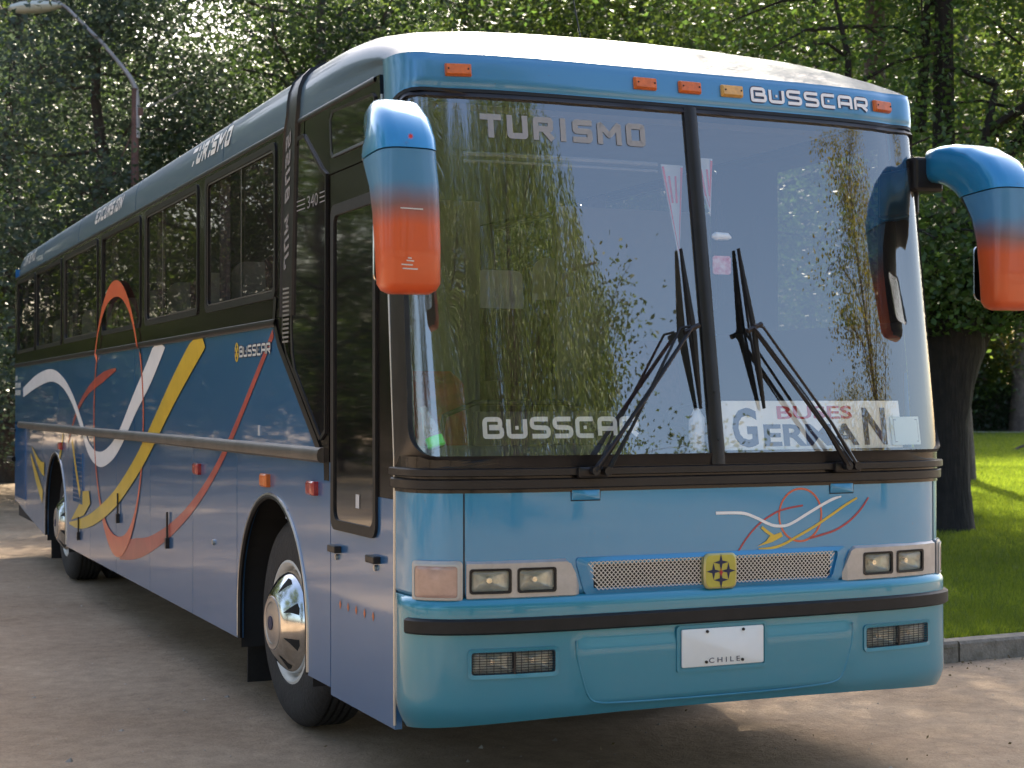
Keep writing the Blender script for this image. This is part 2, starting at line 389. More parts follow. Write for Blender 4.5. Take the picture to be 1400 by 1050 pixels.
# vertical hood seams and wiper covers
for sx in (-1.12, 1.202):
    m = MB(); ribbon(m, FX, [(sx, z, .006) for z in (.79, .9, 1.0, 1.1, 1.208)], .0012, n=2); part(m, 'panel_gap', DARK, hood)
for a, b in ((-.672, -.548), (.577, .698)):
    m = MB(); m.loft([ML(FX, rr(a, 1.165, b, 1.206, .004), 0), ML(FX, rr(a, 1.165, b, 1.206, .004), .004), ML(FX, rr(a+.003, 1.168, b-.003, 1.203, .004), .006)]); part(m, 'wiper_cover', BLUE, hood, smooth=True)
    m = MB(); ribbon(m, FX, [(a-.003, 1.205, .005), (a-.003, 1.163, .005), (b+.003, 1.163, .005), (b+.003, 1.205, .005)], .0012, smooth=False); part(m, 'panel_gap', DARK, hood)

# ---- bumper
def zb(s): return .300-.055*(abs(s)/S)**3
def bump_off(s, z):
    a = abs(s)/S; e = 1 if a < .93 else max(0.0, (1-a)/.07)
    o = .03*e
    if z > .745: o = .03*e*max(0, math.cos((z-.745)/.04*math.pi/2))**.7
    if z < .36: o -= .05*((.36-z)/.12)**2
    # raised centre panel
    xx = abs(s)
    if .33 < z < .60:
        edge = .60+.07*min(1, (z-.33)/.12)
        o += .006*(1 if xx < edge else 0)
    return o
m = MB(); ss = brk(-S, S, 120, [SX(-1.10), SX(-.752), SX(.740), SX(1.112), SX(-.2), SX(.215)]); fr = [0, .04, .1, .2, .32, .44, .49, .54, .62, .725, .8, .88, .93, .96, .98, 1]
zt = .785
fz = [.478, .574]
def bumper_cols(s):
    z0 = zb(s); zs = sorted([z0+(.36-z0)*k/4 for k in range(4)]+[.36, .40, .44, .478, .50, .53, .574, .60, .64, .70, .745, .755, .765, .775, .782, .785])
    return zs
rows = [[(s, z) for z in bumper_cols(s)] for s in ss]
hb = [(SX(-1.10), .478, SX(-.752), .574), (SX(.740), .478, SX(1.112), .574)]
for r_ in rows:
    for s, z in r_: m.v.append(tuple(FS(s, z, bump_off(s, z))))
nz = len(rows[0])
for i in range(len(rows)-1):
    for j in range(nz-1):
        cs = (rows[i][j][0]+rows[i+1][j][0])/2; cz = (rows[i][j][1]+rows[i][j+1][1])/2
        if any(h[0] < cs < h[2] and h[1] < cz < h[3] for h in hb): continue
        m.f.append((i*nz+j, (i+1)*nz+j, (i+1)*nz+j+1, i*nz+j+1))
# under lip
m.grid([[FS(s, zb(s), bump_off(s, zb(s))), FS(s, zb(s)+.01, bump_off(s, zb(s))-.12)] for s in ss])
bumper = part(m, 'bumper', TEAL, smooth=True, auto=50)
# dark shadow gap above bumper
m = mask_grid(spts(-S, S, 80), [.768, .786], lambda s, z: -.016); part(m, 'bumper_gap', DARK, bumper)
# rub strip
def strip(s0, s1, z0, z1, d0, d1, n=80, end=True):
    mb = MB(); ss = spts(s0, s1, n); h = (z1-z0)
    prof = [(z0, d0), (z0+.002, d1*.8), (z0+.15*h, d1), (z1-.15*h, d1), (z1-.002, d1*.8), (z1, d0)]
    rows = [[FS(s, z, d) for z, d in prof] for s in ss]
    mb.grid(rows); mb.cap(rows[0]); mb.cap(rows[-1]); return mb
part(strip(SX(-1.285), SX(1.285), .640, .706, .02, .052), 'rub_strip', RUBBER, bumper, smooth=True)
# centre panel ridge
rp = [(-.665, .60), (-.664, .54), (-.645, .46), (-.615, .375), (-.57, .345), (-.45, .338), (-.2, .335), (.2, .335), (.45, .34), (.57, .35), (.615, .38), (.648, .46), (.668, .54), (.672, .60)]
m = MB(); q = catmull([(a, b, 0) for a, b in rp], 5); m.tube([FX(a, b, .0345) for a, b, _ in q], .0045, 6); part(m, 'raised_ridge', TEAL, bumper, smooth=True)

# fog lamps: frame ring + grid + lens
def lamp_box(F, u0, v0, u1, v1, off, depth, parent, name, grid_lines=None, lens_off=None, split=1):
    """reflector bowl behind glass"""
    n = split; w_ = (u1-u0)/n
    for k in range(n):
        a, b = u0+k*w_+.006, u0+(k+1)*w_-.006
        mb = MB(); cx, cz = (a+b)/2, (v0+v1)/2; L0 = rr(a, v0+.004, b, v1-.004, .01, 4, 4)
        loops = []
        for t, d in ((1, 0), (.98, .25), (.8, .62), (.5, .9), (.22, 1)):
            loops.append([F(cx+(p[0]-cx)*t, cz+(p[1]-cz)*t, off-depth*d) for p in L0])
        mb.loft(loops); r_ = part(mb, name, REFLECTOR, parent, smooth=True, auto=60)
        mb = MB(); c0 = F(cx, cz, off-depth*.9); c1 = F(cx, cz, off-depth*.35); mb.tube([c0, c1], [.014, .011], 10)
        part(mb, 'bulb_shield' if False else 'bulb', CHROME, parent, smooth=True)
        mb = MB(); loops = []
        for t, d in ((1, 0), (.97, .004), (.7, .008), (.35, .010), (.05, .011)):
            loops.append([F(cx+(p[0]-cx)*t, cz+(p[1]-cz)*t, off+.002+d) for p in L0])
        mb.loft(loops); part(mb, 'lens', LENS, parent, smooth=True, auto=70)
for side_, (a, b) in enumerate(((-1.098, -.754), (.742, 1.110))):
    f_ = MB(); o1 = rr(SX(a)-.012, .466, SX(b)+.012, .586, .02); i1 = rr(SX(a)+.003, .482, SX(b)-.003, .571, .012)
    f_.loft([ML(FS, o1, .028), ML(FS, o1, .036), ML(FS, i1, .034), ML(FS, i1, -.02)], cap=False)
    fog = part(f_, 'fog_lamp_pair', TEAL, bumper, smooth=True)
    lamp_box(FS, SX(a)+.004, .482, SX(b)-.004, .571, .018, .05, fog, 'fog_lamp', split=2)
    g = MB()
    for z in np.linspace(.486, .567, 9): g.tube([FS(s, z, .033) for s in spts(SX(a)+.004, SX(b)-.004, 8)], .0016, 5)
    nn = 13
    for i, s in enumerate(np.linspace(SX(a)+.006, SX(b)-.006, nn)):
        g.tube([FS(s, .482, .033), FS(s, .571, .033)], .005 if i == nn//2 else .0014, 5)
    part(g, 'fog_lamp_grid', TRIM, fog)

# number plate in its recess
m = MB(); o1 = rr(-.212, .440, .226, .634, .015); i1 = rr(-.198, .455, .213, .624, .01)
m.loft([ML(FX, o1, .034), ML(FX, o1, .041), ML(FX, i1, .041), ML(FX, i1, .036)], cap=True)
holder = part(m, 'plate_holder', TEAL, bumper, smooth=True)
m = MB(); i2 = rr(-.189, .461, .206, .618, .008); m.loft([ML(FX, i2, .037), ML(FX, i2, .043), ML(FX, rr(-.186, .464, .203, .615, .008), .0445)])
pl = part(m, 'number_plate', PLATE, bumper, smooth=True)
m = MB(); text_on(m, FX, 'C H I L E', -.062, .474, .15, .021, .0462, bold=.004); part(m, 'plate_lettering', NAVY, pl)
m = MB()
for a in (-.078, .098, .098-.17, .11):
    pass
for a, b in ((-.075, .479), (.100, .479), (-.07, .606), (.105, .606)):
    m = MB(); m.tube([FX(a, b, .044), FX(a, b, .050)], .0065, 8); part(m, 'plate_bolt', TRIM, pl)
# ---- headlamp bezels
def bezel(cfg):
    a0, a1, z0, z1, slant, lamps, holes, inner = cfg
    mb = MB(); mid = []
    out = rr(SX(a0), z0, SX(a1), z1, .018)
    return out
def headlamp_cluster(sgn):
    # outer frame as a patch with trapezoid inner end, holes left open for lamps
    xs_out, xs_in = (1.115, .63)
    A = lambda x: SX(sgn*x)
    zt_, zb_ = .930, .772
    mb = MB()
    rects = [(1.098, .937), (.907, .748)]
    cols = sorted(set([1.112 if sgn < 0 else 1.192, 1.098, .937, .907, .748]+list(np.linspace(.74, .640, 6))), reverse=True)
    zrows = [zb_, zb_+.012, .803, .897, zt_-.010, zt_]
    def zz(x, z):
        if x < .70:   # slanted inner end
            t = (.70-x)/.065; return z if z < .80 else min(z, zt_-(zt_-.80)*max(0, t)**1.6)
        return z
    for i in range(len(cols)-1):
        for j in range(5):
            c = (cols[i]+cols[i+1])/2
            if j == 2 and any(r_[1] < c < r_[0] for r_ in rects): continue
            q = []
            for x, jj in ((cols[i], j), (cols[i+1], j), (cols[i+1], j+1), (cols[i], j+1)):
                d = .014 if 0 < jj < 5 else .0
                if x < .645: d = .0
                q.append(FX(sgn*x, zz(x, zrows[jj]), d))
            mb.add(q, [(0, 1, 2, 3)])
    # recess walls
    for r_ in rects:
        lo = rr(min(A(r_[0]), A(r_[1])), .803, max(A(r_[0]), A(r_[1])), .897, .001)
        mb.loft([ML(FS, lo, .014), ML(FS, lo, -.03)], cap=False)
    bz = part(mb, 'headlamp_bezel', GREYBZ, smooth=True, auto=25)
    for r_ in rects:
        u0, u1 = sorted((A(r_[0]), A(r_[1])))
        rim = MB(); o = rr(u0-.003, .800, u1+.003, .900, .012); i_ = rr(u0+.006, .809, u1-.006, .891, .012)
        rim.loft([ML(FS, o, .013), ML(FS, o, .018), ML(FS, i_, .017), ML(FS, i_, 0)], cap=False)
        hl = part(rim, 'headlight', TRIM, bz, smooth=True)
        # reflector + lens are merged into visible sub-meshes of the headlight group
        lamp_box(FS, u0, .806, u1, .894, .006, .05, bz, 'headlight_reflector')
    return bz
bzL = headlamp_cluster(-1); bzR = headlamp_cluster(1)
# indicators wrapping the corners
for sgn in (-1, 1):
    a, b = sorted((SX(sgn*1.284), SX(sgn*1.126))) if sgn < 0 else (SX(1.212), S-.03)
    mb = MB(); o = rr(a, .768, b, .932, .016); i_ = rr(a+.014, .781, b-.014, .918, .014)
    mb.loft([ML(FS, o, 0), ML(FS, o, .012), ML(FS, i_, .016), ML(FS, i_, .006)], cap=False); ind = part(mb, 'indicator_lamp', GREYBZ, smooth=True)
    mb = MB(); i2 = rr(a+.016, .783, b-.016, .916, .014); i3 = rr(a+.024, .790, b-.024, .909, .010)
    cxx, czz = (a+b)/2, .850
    mb.loft([ML(FS, i2, .005), ML(FS, i2, .016)]+[[FS(cxx+(p[0]-cxx)*q, czz+(p[1]-czz)*q, .020+.003*(1-q)) for p in i3] for q in (1, .8, .6, .4, .2, .05)]); part(mb, 'indicator_lens', CLEARL, ind, smooth=True)
    mb = MB(); r1 = rr(a+.012, .779, b-.012, .920, .016); r2_ = rr(a+.02, .787, b-.02, .912, .012)
    mb.loft([ML(FS, r1, .0165), ML(FS, r1, .020), ML(FS, r2_, .0215), ML(FS, r2_, .018)], cap=False); part(mb, 'lens_rim', pmat('pale_lens_rim', (.5, .47, .42), .4), ind, smooth=True)
# ---- grille
mb = MB()
def trap(w0, w1, z0, z1, r):
    lo = rr(-1, z0, 1, z1, r)
    return [(p[0]*(w0+(w1-w0)*(p[1]-z0)/(z1-z0)), p[1]) for p in lo]
o = trap(.615, .66, .775, .932, .03); i_ = trap(.578, .615, .797, .914, .025)
mb.loft([ML(FX, o, .0), ML(FX, o, .006), ML(FX, i_, .012), ML(FX, i_, -.02)], cap=False)
gr = part(mb, 'grille', BLUE, smooth=True)
mb = MB(); mb.loft([ML(FX, i_, -.02), ML(FX, [(p[0]*.3, .855+(p[1]-.855)*.3) for p in i_], -.021)]); part(mb, 'grille_backing', DARK, gr)
mb = MB(); cw, chh, tw = .019, .0098, .0028
nr = int((.914-.797)/chh)
for r_ in range(nr+1):
    z = .797+r_*chh
    for c in range(-36, 37):
        x = c*cw+(cw/2 if r_ % 2 else 0); lim = .575+(.04)*(z-.797)/.117
        if abs(x)+cw/2 > lim-.008 or z+chh > .917: continue
        # one bright bar and two struts of an expanded mesh diamond
        p0 = (x-cw/2, z+chh); p1 = (x, z); p2 = (x+cw/2, z+chh)
        for a, b in ((p0, p1), (p1, p2)):
            dx, dz = b[0]-a[0], b[1]-a[1]; l = math.hypot(dx, dz); nx, nz_ = -dz/l*tw*.62, dx/l*tw*.62
            of = .001 if a is p0 else .0016
            mb.add([FX(a[0]-nx, a[1]-nz_, of), FX(b[0]-nx, b[1]-nz_, of+.002), FX(b[0]+nx, b[1]+nz_, of+.002), FX(a[0]+nx, a[1]+nz_, of)], [(0, 1, 2, 3)])
part(mb, 'grille_mesh', MESH, gr, recalc=False)
# emblem
mb = MB(); e = rr(-.066, .778, .084, .927, .022); e = [(p[0]+(.006*math.cos((p[1]-.852)*20)*(1 if p[0] > .01 else -1)), p[1]) for p in e]
mb.loft([ML(FX, e, .0), ML(FX, e, .020), ML(FX, [(.009+(p[0]-.009)*.93, .852+(p[1]-.852)*.93) for p in e], .024)])
em = part(mb, 'emblem', pmat('emblem_rim', (.45, .42, .2), .3, metal=.5), gr, smooth=True)
mb = MB(); mb.loft([ML(FX, [(.009+(p[0]-.009)*.90, .852+(p[1]-.852)*.90) for p in e], .0242), ML(FX, [(.009+(p[0]-.009)*.88, .852+(p[1]-.852)*.88) for p in e], .0250)])
part(mb, 'emblem_field', pmat('emblem_yellow', (.42, .38, .03), .3, coat=.7, var=.15), em)
def star4(mb, F, cx, cy, r, off, k=.22, rx=1):
    pts = []
    for i in range(16):
        a = i*math.pi/8; q = r if i % 4 == 0 else (r*k*1.25 if i % 4 == 2 else r*.42)
        pts.append((cx+q*rx*math.cos(a), cy+q*math.sin(a)))
    o_ = len(mb.v); mb.v.append(tuple(F(cx, cy, off))); mb.v += [tuple(F(*p, off)) for p in pts]
    for i in range(16): mb.f.append((o_, o_+1+i, o_+1+(i+1) % 16))
mb = MB()
for dx, dz in ((0, .037), (0, -.037), (-.036, 0), (.036, 0)): star4(mb, FX, .009+dx, .852+dz, .036, .0262+.0001*(dx > 0)+.0002*(dz > 0)+.0003*(dz < 0))
part(mb, 'emblem_stars', NAVY, em)
mb = MB(); star4(mb, FX, .009, .846, .021, .0272, .5, .6); part(mb, 'emblem_centre', REDINK, em)
# ---- swirl graphic on the hood
def px_hood(p):  # pixel-free: graphic drawn in its own unit frame 1200 x 460 mapped to real size
    return (-.002+(p[0]-188)/(1240-188)*.786, 1.188-(p[1]-85)/(500-85)*.258)
def hg(pts, wd, off, mat, name):
    mb = MB(); q = [(*px_hood(p), wd*(p[2] if len(p) > 2 else 1)) for p in pts]
    ribbon(mb, FX, q, off, n=8); return part(mb, name, mat, hood)
circ = [(755+145*math.cos(a), 268+182*math.sin(a)) for a in np.linspace(0, 2*math.pi, 40)]
hg(circ, .0085, .0016, ORANGE, 'orange_ring')
hg([(335, 505), (380, 430), (440, 355), (500, 300), (570, 255), (620, 232), (690, 215), (772, 203)], .008, .0020, CRIM, 'red_swoosh')
hg([(1240, 162, .8), (1180, 245), (1100, 322), (1000, 382), (900, 412), (820, 432)], .009, .0024, CRIM, 'red_swoosh')
hg([(188, 236), (300, 238), (380, 246), (460, 280), (530, 318), (580, 336), (650, 338), (710, 315), (800, 262), (900, 205), (980, 165), (1040, 148, .5)], .0125, .0032, WHITE, 'white_swoosh')
hg([(1155, 162, .8), (1070, 210), (960, 282), (850, 352), (740, 412), (640, 465), (560, 488), (470, 490, .4)], .011, .0028, YELLOW, 'yellow_swoosh')
hg([(490, 342), (530, 378), (575, 412)], .013, .0036, YELLOW, 'yellow_swoosh')
mb = MB(); ah = [(540, 410), (620, 382), (632, 412), (560, 448), (460, 474), (520, 440)]
mb.add([FX(*px_hood(p), .0040) for p in ah], [(0, 1, 2, 3), (0, 3, 4, 5)]); part(mb, 'yellow_arrow', YELLOW, hood)

# ---- black trim under windscreen
t1 = part(strip(-S-.0, S, 1.212, 1.258, -.01, .022, 100), 'lower_trim', TRIM, smooth=True)
part(strip(-S, S, 1.264, 1.300, -.01, .030, 100), 'cowl_trim', TRIM, smooth=True)
part(mask_grid(spts(-S, S, 80), [1.20, 1.345], lambda s, z: .004), 'cowl_panel', BLACK, smooth=True)
# windscreen surround
GS = SX(1.287)
mb = MB(); o = rr(-S, 1.302, S, 2.862, .004, 8, 40); i0 = rr(-GS-.012, 1.333, GS+.012, 2.832, [.13, .13, .07, .07], 8, 40); i1 = rr(-GS, 1.345, GS, 2.816, [.12, .12, .06, .06], 8, 40)
mb.loft([ML(FS, o, .006), ML(FS, i0, .012), ML(FS, i1, .020), ML(FS, i1, -.015)], cap=False)
surround = part(mb, 'windscreen_frame', TRIM, smooth=True, auto=50)
# A little lip line around the glass
# glass panes
def pane(s0, s1, rl, rr_, off, n=40):
    mb = MB(); P_ = []
    for s in np.linspace(s0, s1, n+1):
        z0, z1 = 1.340, 2.822
        for (edge, r_) in ((s0, rl), (s1, rr_)):
            d = abs(s-edge)
            if r_ and d < r_: c = r_-math.sqrt(max(0, r_*r_-(r_-d)**2)); z0 = max(z0, 1.340+c); z1 = min(z1, 2.822-c*.5)
        P_.append([FS(s, z0+(z1-z0)*k/24, off) for k in range(25)])
    mb.grid(P_); return mb
mb = pane(-GS-.004, -.02, .10, 0, .004); g1 = part(mb, 'windscreen_pane', WS, smooth=True)
mb = pane(.02, GS+.004, 0, .10, .004); g2 = part(mb, 'windscreen_pane', WS, smooth=True)
# divider
mb = MB(); prof = [(-.034, .004), (-.032, .016), (-.016, .026), (.016, .026), (.032, .016), (.034, .004)]
mb.grid([[FS(u+.006, z, d) for u, d in prof] for z in np.linspace(1.30, 2.84, 30)]); part(mb, 'windscreen_divider', TRIM, smooth=True)
mb = MB()
for z in (1.40, 1.6): mb = MB(); mb.tube([FX(.006, z, .026), FX(.006, z, .030)], .006, 8); part(mb, 'divider_screw', TRIM)

# ---- fascia above windscreen + roof
ZF = 3.0
ssf = spts(-S, S, 90)
zf = [2.852, 2.858, 2.87, 2.885, 2.9, 2.93, 2.96, 2.975, 2.985, 2.993, 3.0]
def foff(s, z):
    o = .022
    if z < 2.875: o = .022*(max(0, (z-2.852))/.023)**.5
    if z > 2.965: o -= .012*((z-2.965)/.035)**2
    q = min(1, (S-abs(s))/.30); return max(o*q*q*(3-2*q), .0135*min(1, (S-abs(s))/.03))+.001
def fasc(s, z): return FS(s, z, foff(s, z))
def zlow(s, z):
    t_ = min(1, max(0, (abs(s)-(S-.27))/.27)); return ZF-(ZF-z)*(1+.85*t_*t_)
mb = MB(); mb.grid([[FS(s, zlow(s, z), foff(s, z)) for z in zf] for s in ssf]); fascia = part(mb, 'front_fascia', paint('fascia_flare_greyed_blue', (.045, .20, .36), wav=.003, dust=.1), smooth=True)  # front blue greyed here, sun flare put into the fascia colour
mb = MB(); mb.grid([[FS(s, zlow(s, z), .0128) for z in (2.838, 2.856)] for s in ssf]); part(mb, 'fascia_gap', RUBBER, smooth=True)
# roof cross-section (right half mirrored): x, z
sec = [(1.3, 2.93), (1.299, 2.99), (1.296, 3.05), (1.288, 3.10), (1.268, 3.15), (1.232, 3.188), (1.165, 3.22), (1.04, 3.248), (.8, 3.275), (.5, 3.292), (.2, 3.30), (0, 3.301)]
sec_full = [(-x, z) for x, z in sec]+[(x, z) for x, z in reversed(sec[:-1])]
# resample fascia top to same count by arc length of section
sa = np.array(sec_full); dl = np.concatenate([[0], np.cumsum(np.hypot(*np.diff(sa, axis=0).T))]); 
def sec_at(t):  # t 0..1
    d = t*dl[-1]; return float(np.interp(d, dl, sa[:, 0])), float(np.interp(d, dl, sa[:, 1]))
NS = 80
ts = [0.5-0.5*math.cos(math.pi*k/NS)*(.75+.25*abs(math.cos(math.pi*k/NS))) for k in range(NS+1)]
# map section parameter to fascia s so that x lines up
def s_for(t):
    x, z = sec_at(t)
    if abs(x) > 1.24: # side of the section maps round the corner
        d = t*dl[-1] if t < .5 else (1-t)*dl[-1]
        dc = float(np.interp(-1.24, sa[:12, 0], dl[:12]))
        sc = SX(1.24); a = S-(S-sc)*min(1, max(0, d-.1)/(dc-.1))
        return -a if t < .5 else a
    return SX(x)
Y1 = 1.30
mb = MB(); rows = []
KR = 14
for t in ts:
    s = s_for(t); dd = min(t, 1-t)*dl[-1]; A_ = fasc(s, 2.93+(ZF-2.93)*min(1, dd/.1)); x, z = sec_at(t); B_ = Vector((x, Y1, z)); row = []
    for k in range(KR+1):
        q = k/KR; e = 1-(1-q)**3.4
        row.append(Vector((A_.x+(B_.x-A_.x)*q**.8, A_.y+(B_.y-A_.y)*q, A_.z+(B_.z-A_.z)*e)))
    rows.append(row)
mb.grid(rows)
ysr = [Y1, 2, 3, 4.5, 6, 7.5, 9, 10.5, 11.5, 12.0, 12.3, 12.5, 12.6, 12.66]
rows = []
for t in ts:
    x, z = sec_at(t); row = []
    for y in ysr:
        q = max(0, (y-11.9)/.76); zc = 2.93+(z-2.93)*(1-q**3*.9); row.append((x*(1-.03*q**3), y, zc))
    rows.append(row)
mb.grid(rows)
roof = part(mb, 'roof', ROOF, smooth=True, auto=60)
# roof panel joints across
mb = MB()
for y in (2.95, 5.6, 8.2, 10.4):
    pts = [(sec_at(t)[0], y, sec_at(t)[1]) for t in ts[4:-4]]
    mb = MB(); mb.tube([(p[0], p[1], p[2]-.0025) for p in pts], .005, 6); part(mb, 'roof_joint', ROOF, smooth=True)
mb = MB(); mb.loft([[Vector((a, b, 3.27)) for a, b in rr(-.5, 9.6, .5, 11.0, .2, 5, 4)], [Vector((a, b, 3.36)) for a, b in rr(-.47, 9.63, .47, 10.97, .2, 5, 4)], [Vector((a, b, 3.40)) for a, b in rr(-.38, 9.75, .38, 10.85, .15, 5, 4)]])
part(mb, 'roof_hatch', ROOF, smooth=True, bevel=.01)
# aerial
mb = MB(); a0 = Vector((-.08, .70, 3.255)); mb.tube([a0-Vector((0, 0, .02)), a0+Vector((0, 0, .012))], [.028, .02], 10); mb.tube([a0, a0+Vector((-.012, .03, .05))], [.011, .006], 8)
mb.tube([a0+Vector((-.012, .03, .05)), a0+Vector((-.09, .16, .75))], [.004, .002], 6); part(mb, 'aerial', TRIM, smooth=True)
# marker lamps
for i, x in enumerate((-1.068, -.217, .006, .221, 1.062)):
    mb = MB(); hw_, hh = .055, .026
    mb.loft([ML(FX, rr(x-hw_, 2.926-hh, x+hw_, 2.926+hh, .004, 3, 2), .018), ML(FX, rr(x-hw_, 2.926-hh, x+hw_, 2.926+hh, .004, 3, 2), .032), ML(FX, rr(x-hw_+.006, 2.926-hh+.006, x+hw_-.006, 2.926+hh-.006, .004, 3, 2), .044)])
    ml = part(mb, 'marker_lamp', AMBERY if i == 3 else AMBER, smooth=True, auto=30)
    mb = MB()
    for d in (-.040, .040): mb = MB(); mb.tube([FX(x+d, 2.926, .040), FX(x+d, 2.926, .0465)], .004, 6); part(mb, 'lens_screw', DARK, ml)
# BUSSCAR on fascia
mb = MB(); square_word(mb, FX, 'BUSSCAR', .317, 2.883, .66, .079, .025, .0236, gap=.12); fl = part(mb, 'nameplate', pmat('letter_edge_navy', (.03, .04, .09), .5), recalc=False)
mb = MB(); square_word(mb, FX, 'BUSSCAR', .321, 2.8885, .652, .068, .0145, .0262, gap=.135); part(mb, 'nameplate_lettering', WHITE, fl, recalc=False)

# ------------------------------------------------------------------ bus sides
def arch(y, yc, hw_=.67):
    d = (y-yc)/hw_
    return None if abs(d) >= 1 else .45+.635*math.sqrt(1-d*d)
YC1, YC2 = 1.915, 9.55
ZLOW = .255
def lower_panel(F, y0, y1, z1=1.285, zl=None):
    zl = ZLOW if zl is None else zl
    mb = MB(); ys = set([y0, y1])
    for yc in (YC1, YC2):
        for k in range(41):
            y = yc-.67*math.cos(math.pi*k/40)
            if y0 < y < y1: ys.add(y)
            for e in (-.0002, .0002):
                for q in (yc-.67, yc+.67):
                    if y0 < q+e < y1: ys.add(q+e)
    ys |= set(np.arange(y0, y1, .3)); ys = sorted(ys)
    cols = []
    for y in ys:
        b = max(zl, arch(y, YC1) or 0, arch(y, YC2) or 0)
        if y > 10.35: b = max(b, zl+(y-10.35)*.09)
        if y > 12.3: b = max(b, .45)
        cols.append((y, b))
    rows_o = [[F(y, b+(z1-b)*k/6, 0) for k in range(7)] for y, b in cols]
    mb.grid(rows_o)
    rows_i = [[F(y, b, 0), F(y, b, -.03)] for y, b in cols]; mb.grid(rows_i)
    for y, b in (cols[0], cols[-1]): mb.grid([[F(y, b, 0), F(y, b, -.03)], [F(y, z1, 0), F(y, z1, -.03)]])
    return mb
G_ = .0035
seams = [.885, 2.62, 3.72, 5.05, 6.35, 7.55, 8.72, 10.42, 11.72, 12.66]
names_lp = ['wheel_arch_panel', 'luggage_door', 'luggage_door', 'luggage_door', 'luggage_door', 'engine_side_panel', 'wheel_arch_panel', 'side_panel', 'side_panel']
for F in (FL, FRt):
    for i, nm in enumerate(names_lp):
        if F is FL: G2 = F
        part(lower_panel(F, seams[i]+G_, seams[i+1]-G_), nm, SIDE)
    # front side piece under door (door on left side; plain panel on the right)
    if F is FRt: part(lower_panel(F, .0+G_, .885-G_), 'side_panel', SIDE)
# upper blue panels; on the left they stop at the slanted pillar
def quadpanel(F, pts, off, mat, name, th=.02, parent=None):
    mb = MB(); n = len(pts); ins = 0.004
    mb.loft([[F(a, b, off-th) for a, b in pts], [F(a, b, off) for a, b in pts]], cap=True)
    return part(mb, name, mat, parent)
us = [1.06, 5.62, 9.38, 12.66]
for F in (FL, FRt):
    quadpanel(F, [(1.03, 1.345), (5.62-G_, 1.345), (5.62-G_, 1.952), (1.80, 1.952)], 0, UPPER, 'upper_panel')
    quadpanel(F, [(5.62+G_, 1.345), (9.38-G_, 1.345), (9.38-G_, 1.952), (5.62+G_, 1.952)], 0, UPPER, 'upper_panel')
    quadpanel(F, [(9.38+G_, 1.345), (12.66, 1.345), (12.66, 1.952), (9.38+G_, 1.952)], 0, UPPER, 'upper_panel')
    # dark liner behind all gaps
    mb = MB()
    xs_ = F(0, 0, -.035).x; xi = F(0, 0, -.05).x
    for a, b in ((.02, 1.2), (2.63, 8.83), (10.27, 12.6)): mb.box(min(xs_, xi), a, .30, max(xs_, xi), b, 1.94)
    for yc in (YC1, YC2): mb.box(min(xs_, xi), yc-.72, 1.12, max(xs_, xi), yc+.72, 1.94)
    part(mb, 'inner_liner', DARK)
    # waist rail
    mb = MB(); prof = [(1.278, -.005), (1.282, .020), (1.292, .032), (1.318, .036), (1.340, .030), (1.350, .018), (1.353, -.005)]
    y0 = .985
    loops = [[F(y, z, d) for z, d in prof] for y in (y0, 3, 6, 9, 12.2)]; mb.grid(loops); mb.cap(loops[0]); mb.cap(loops[-1]); part(mb, 'waist_rail', RAIL, smooth=True, auto=40)

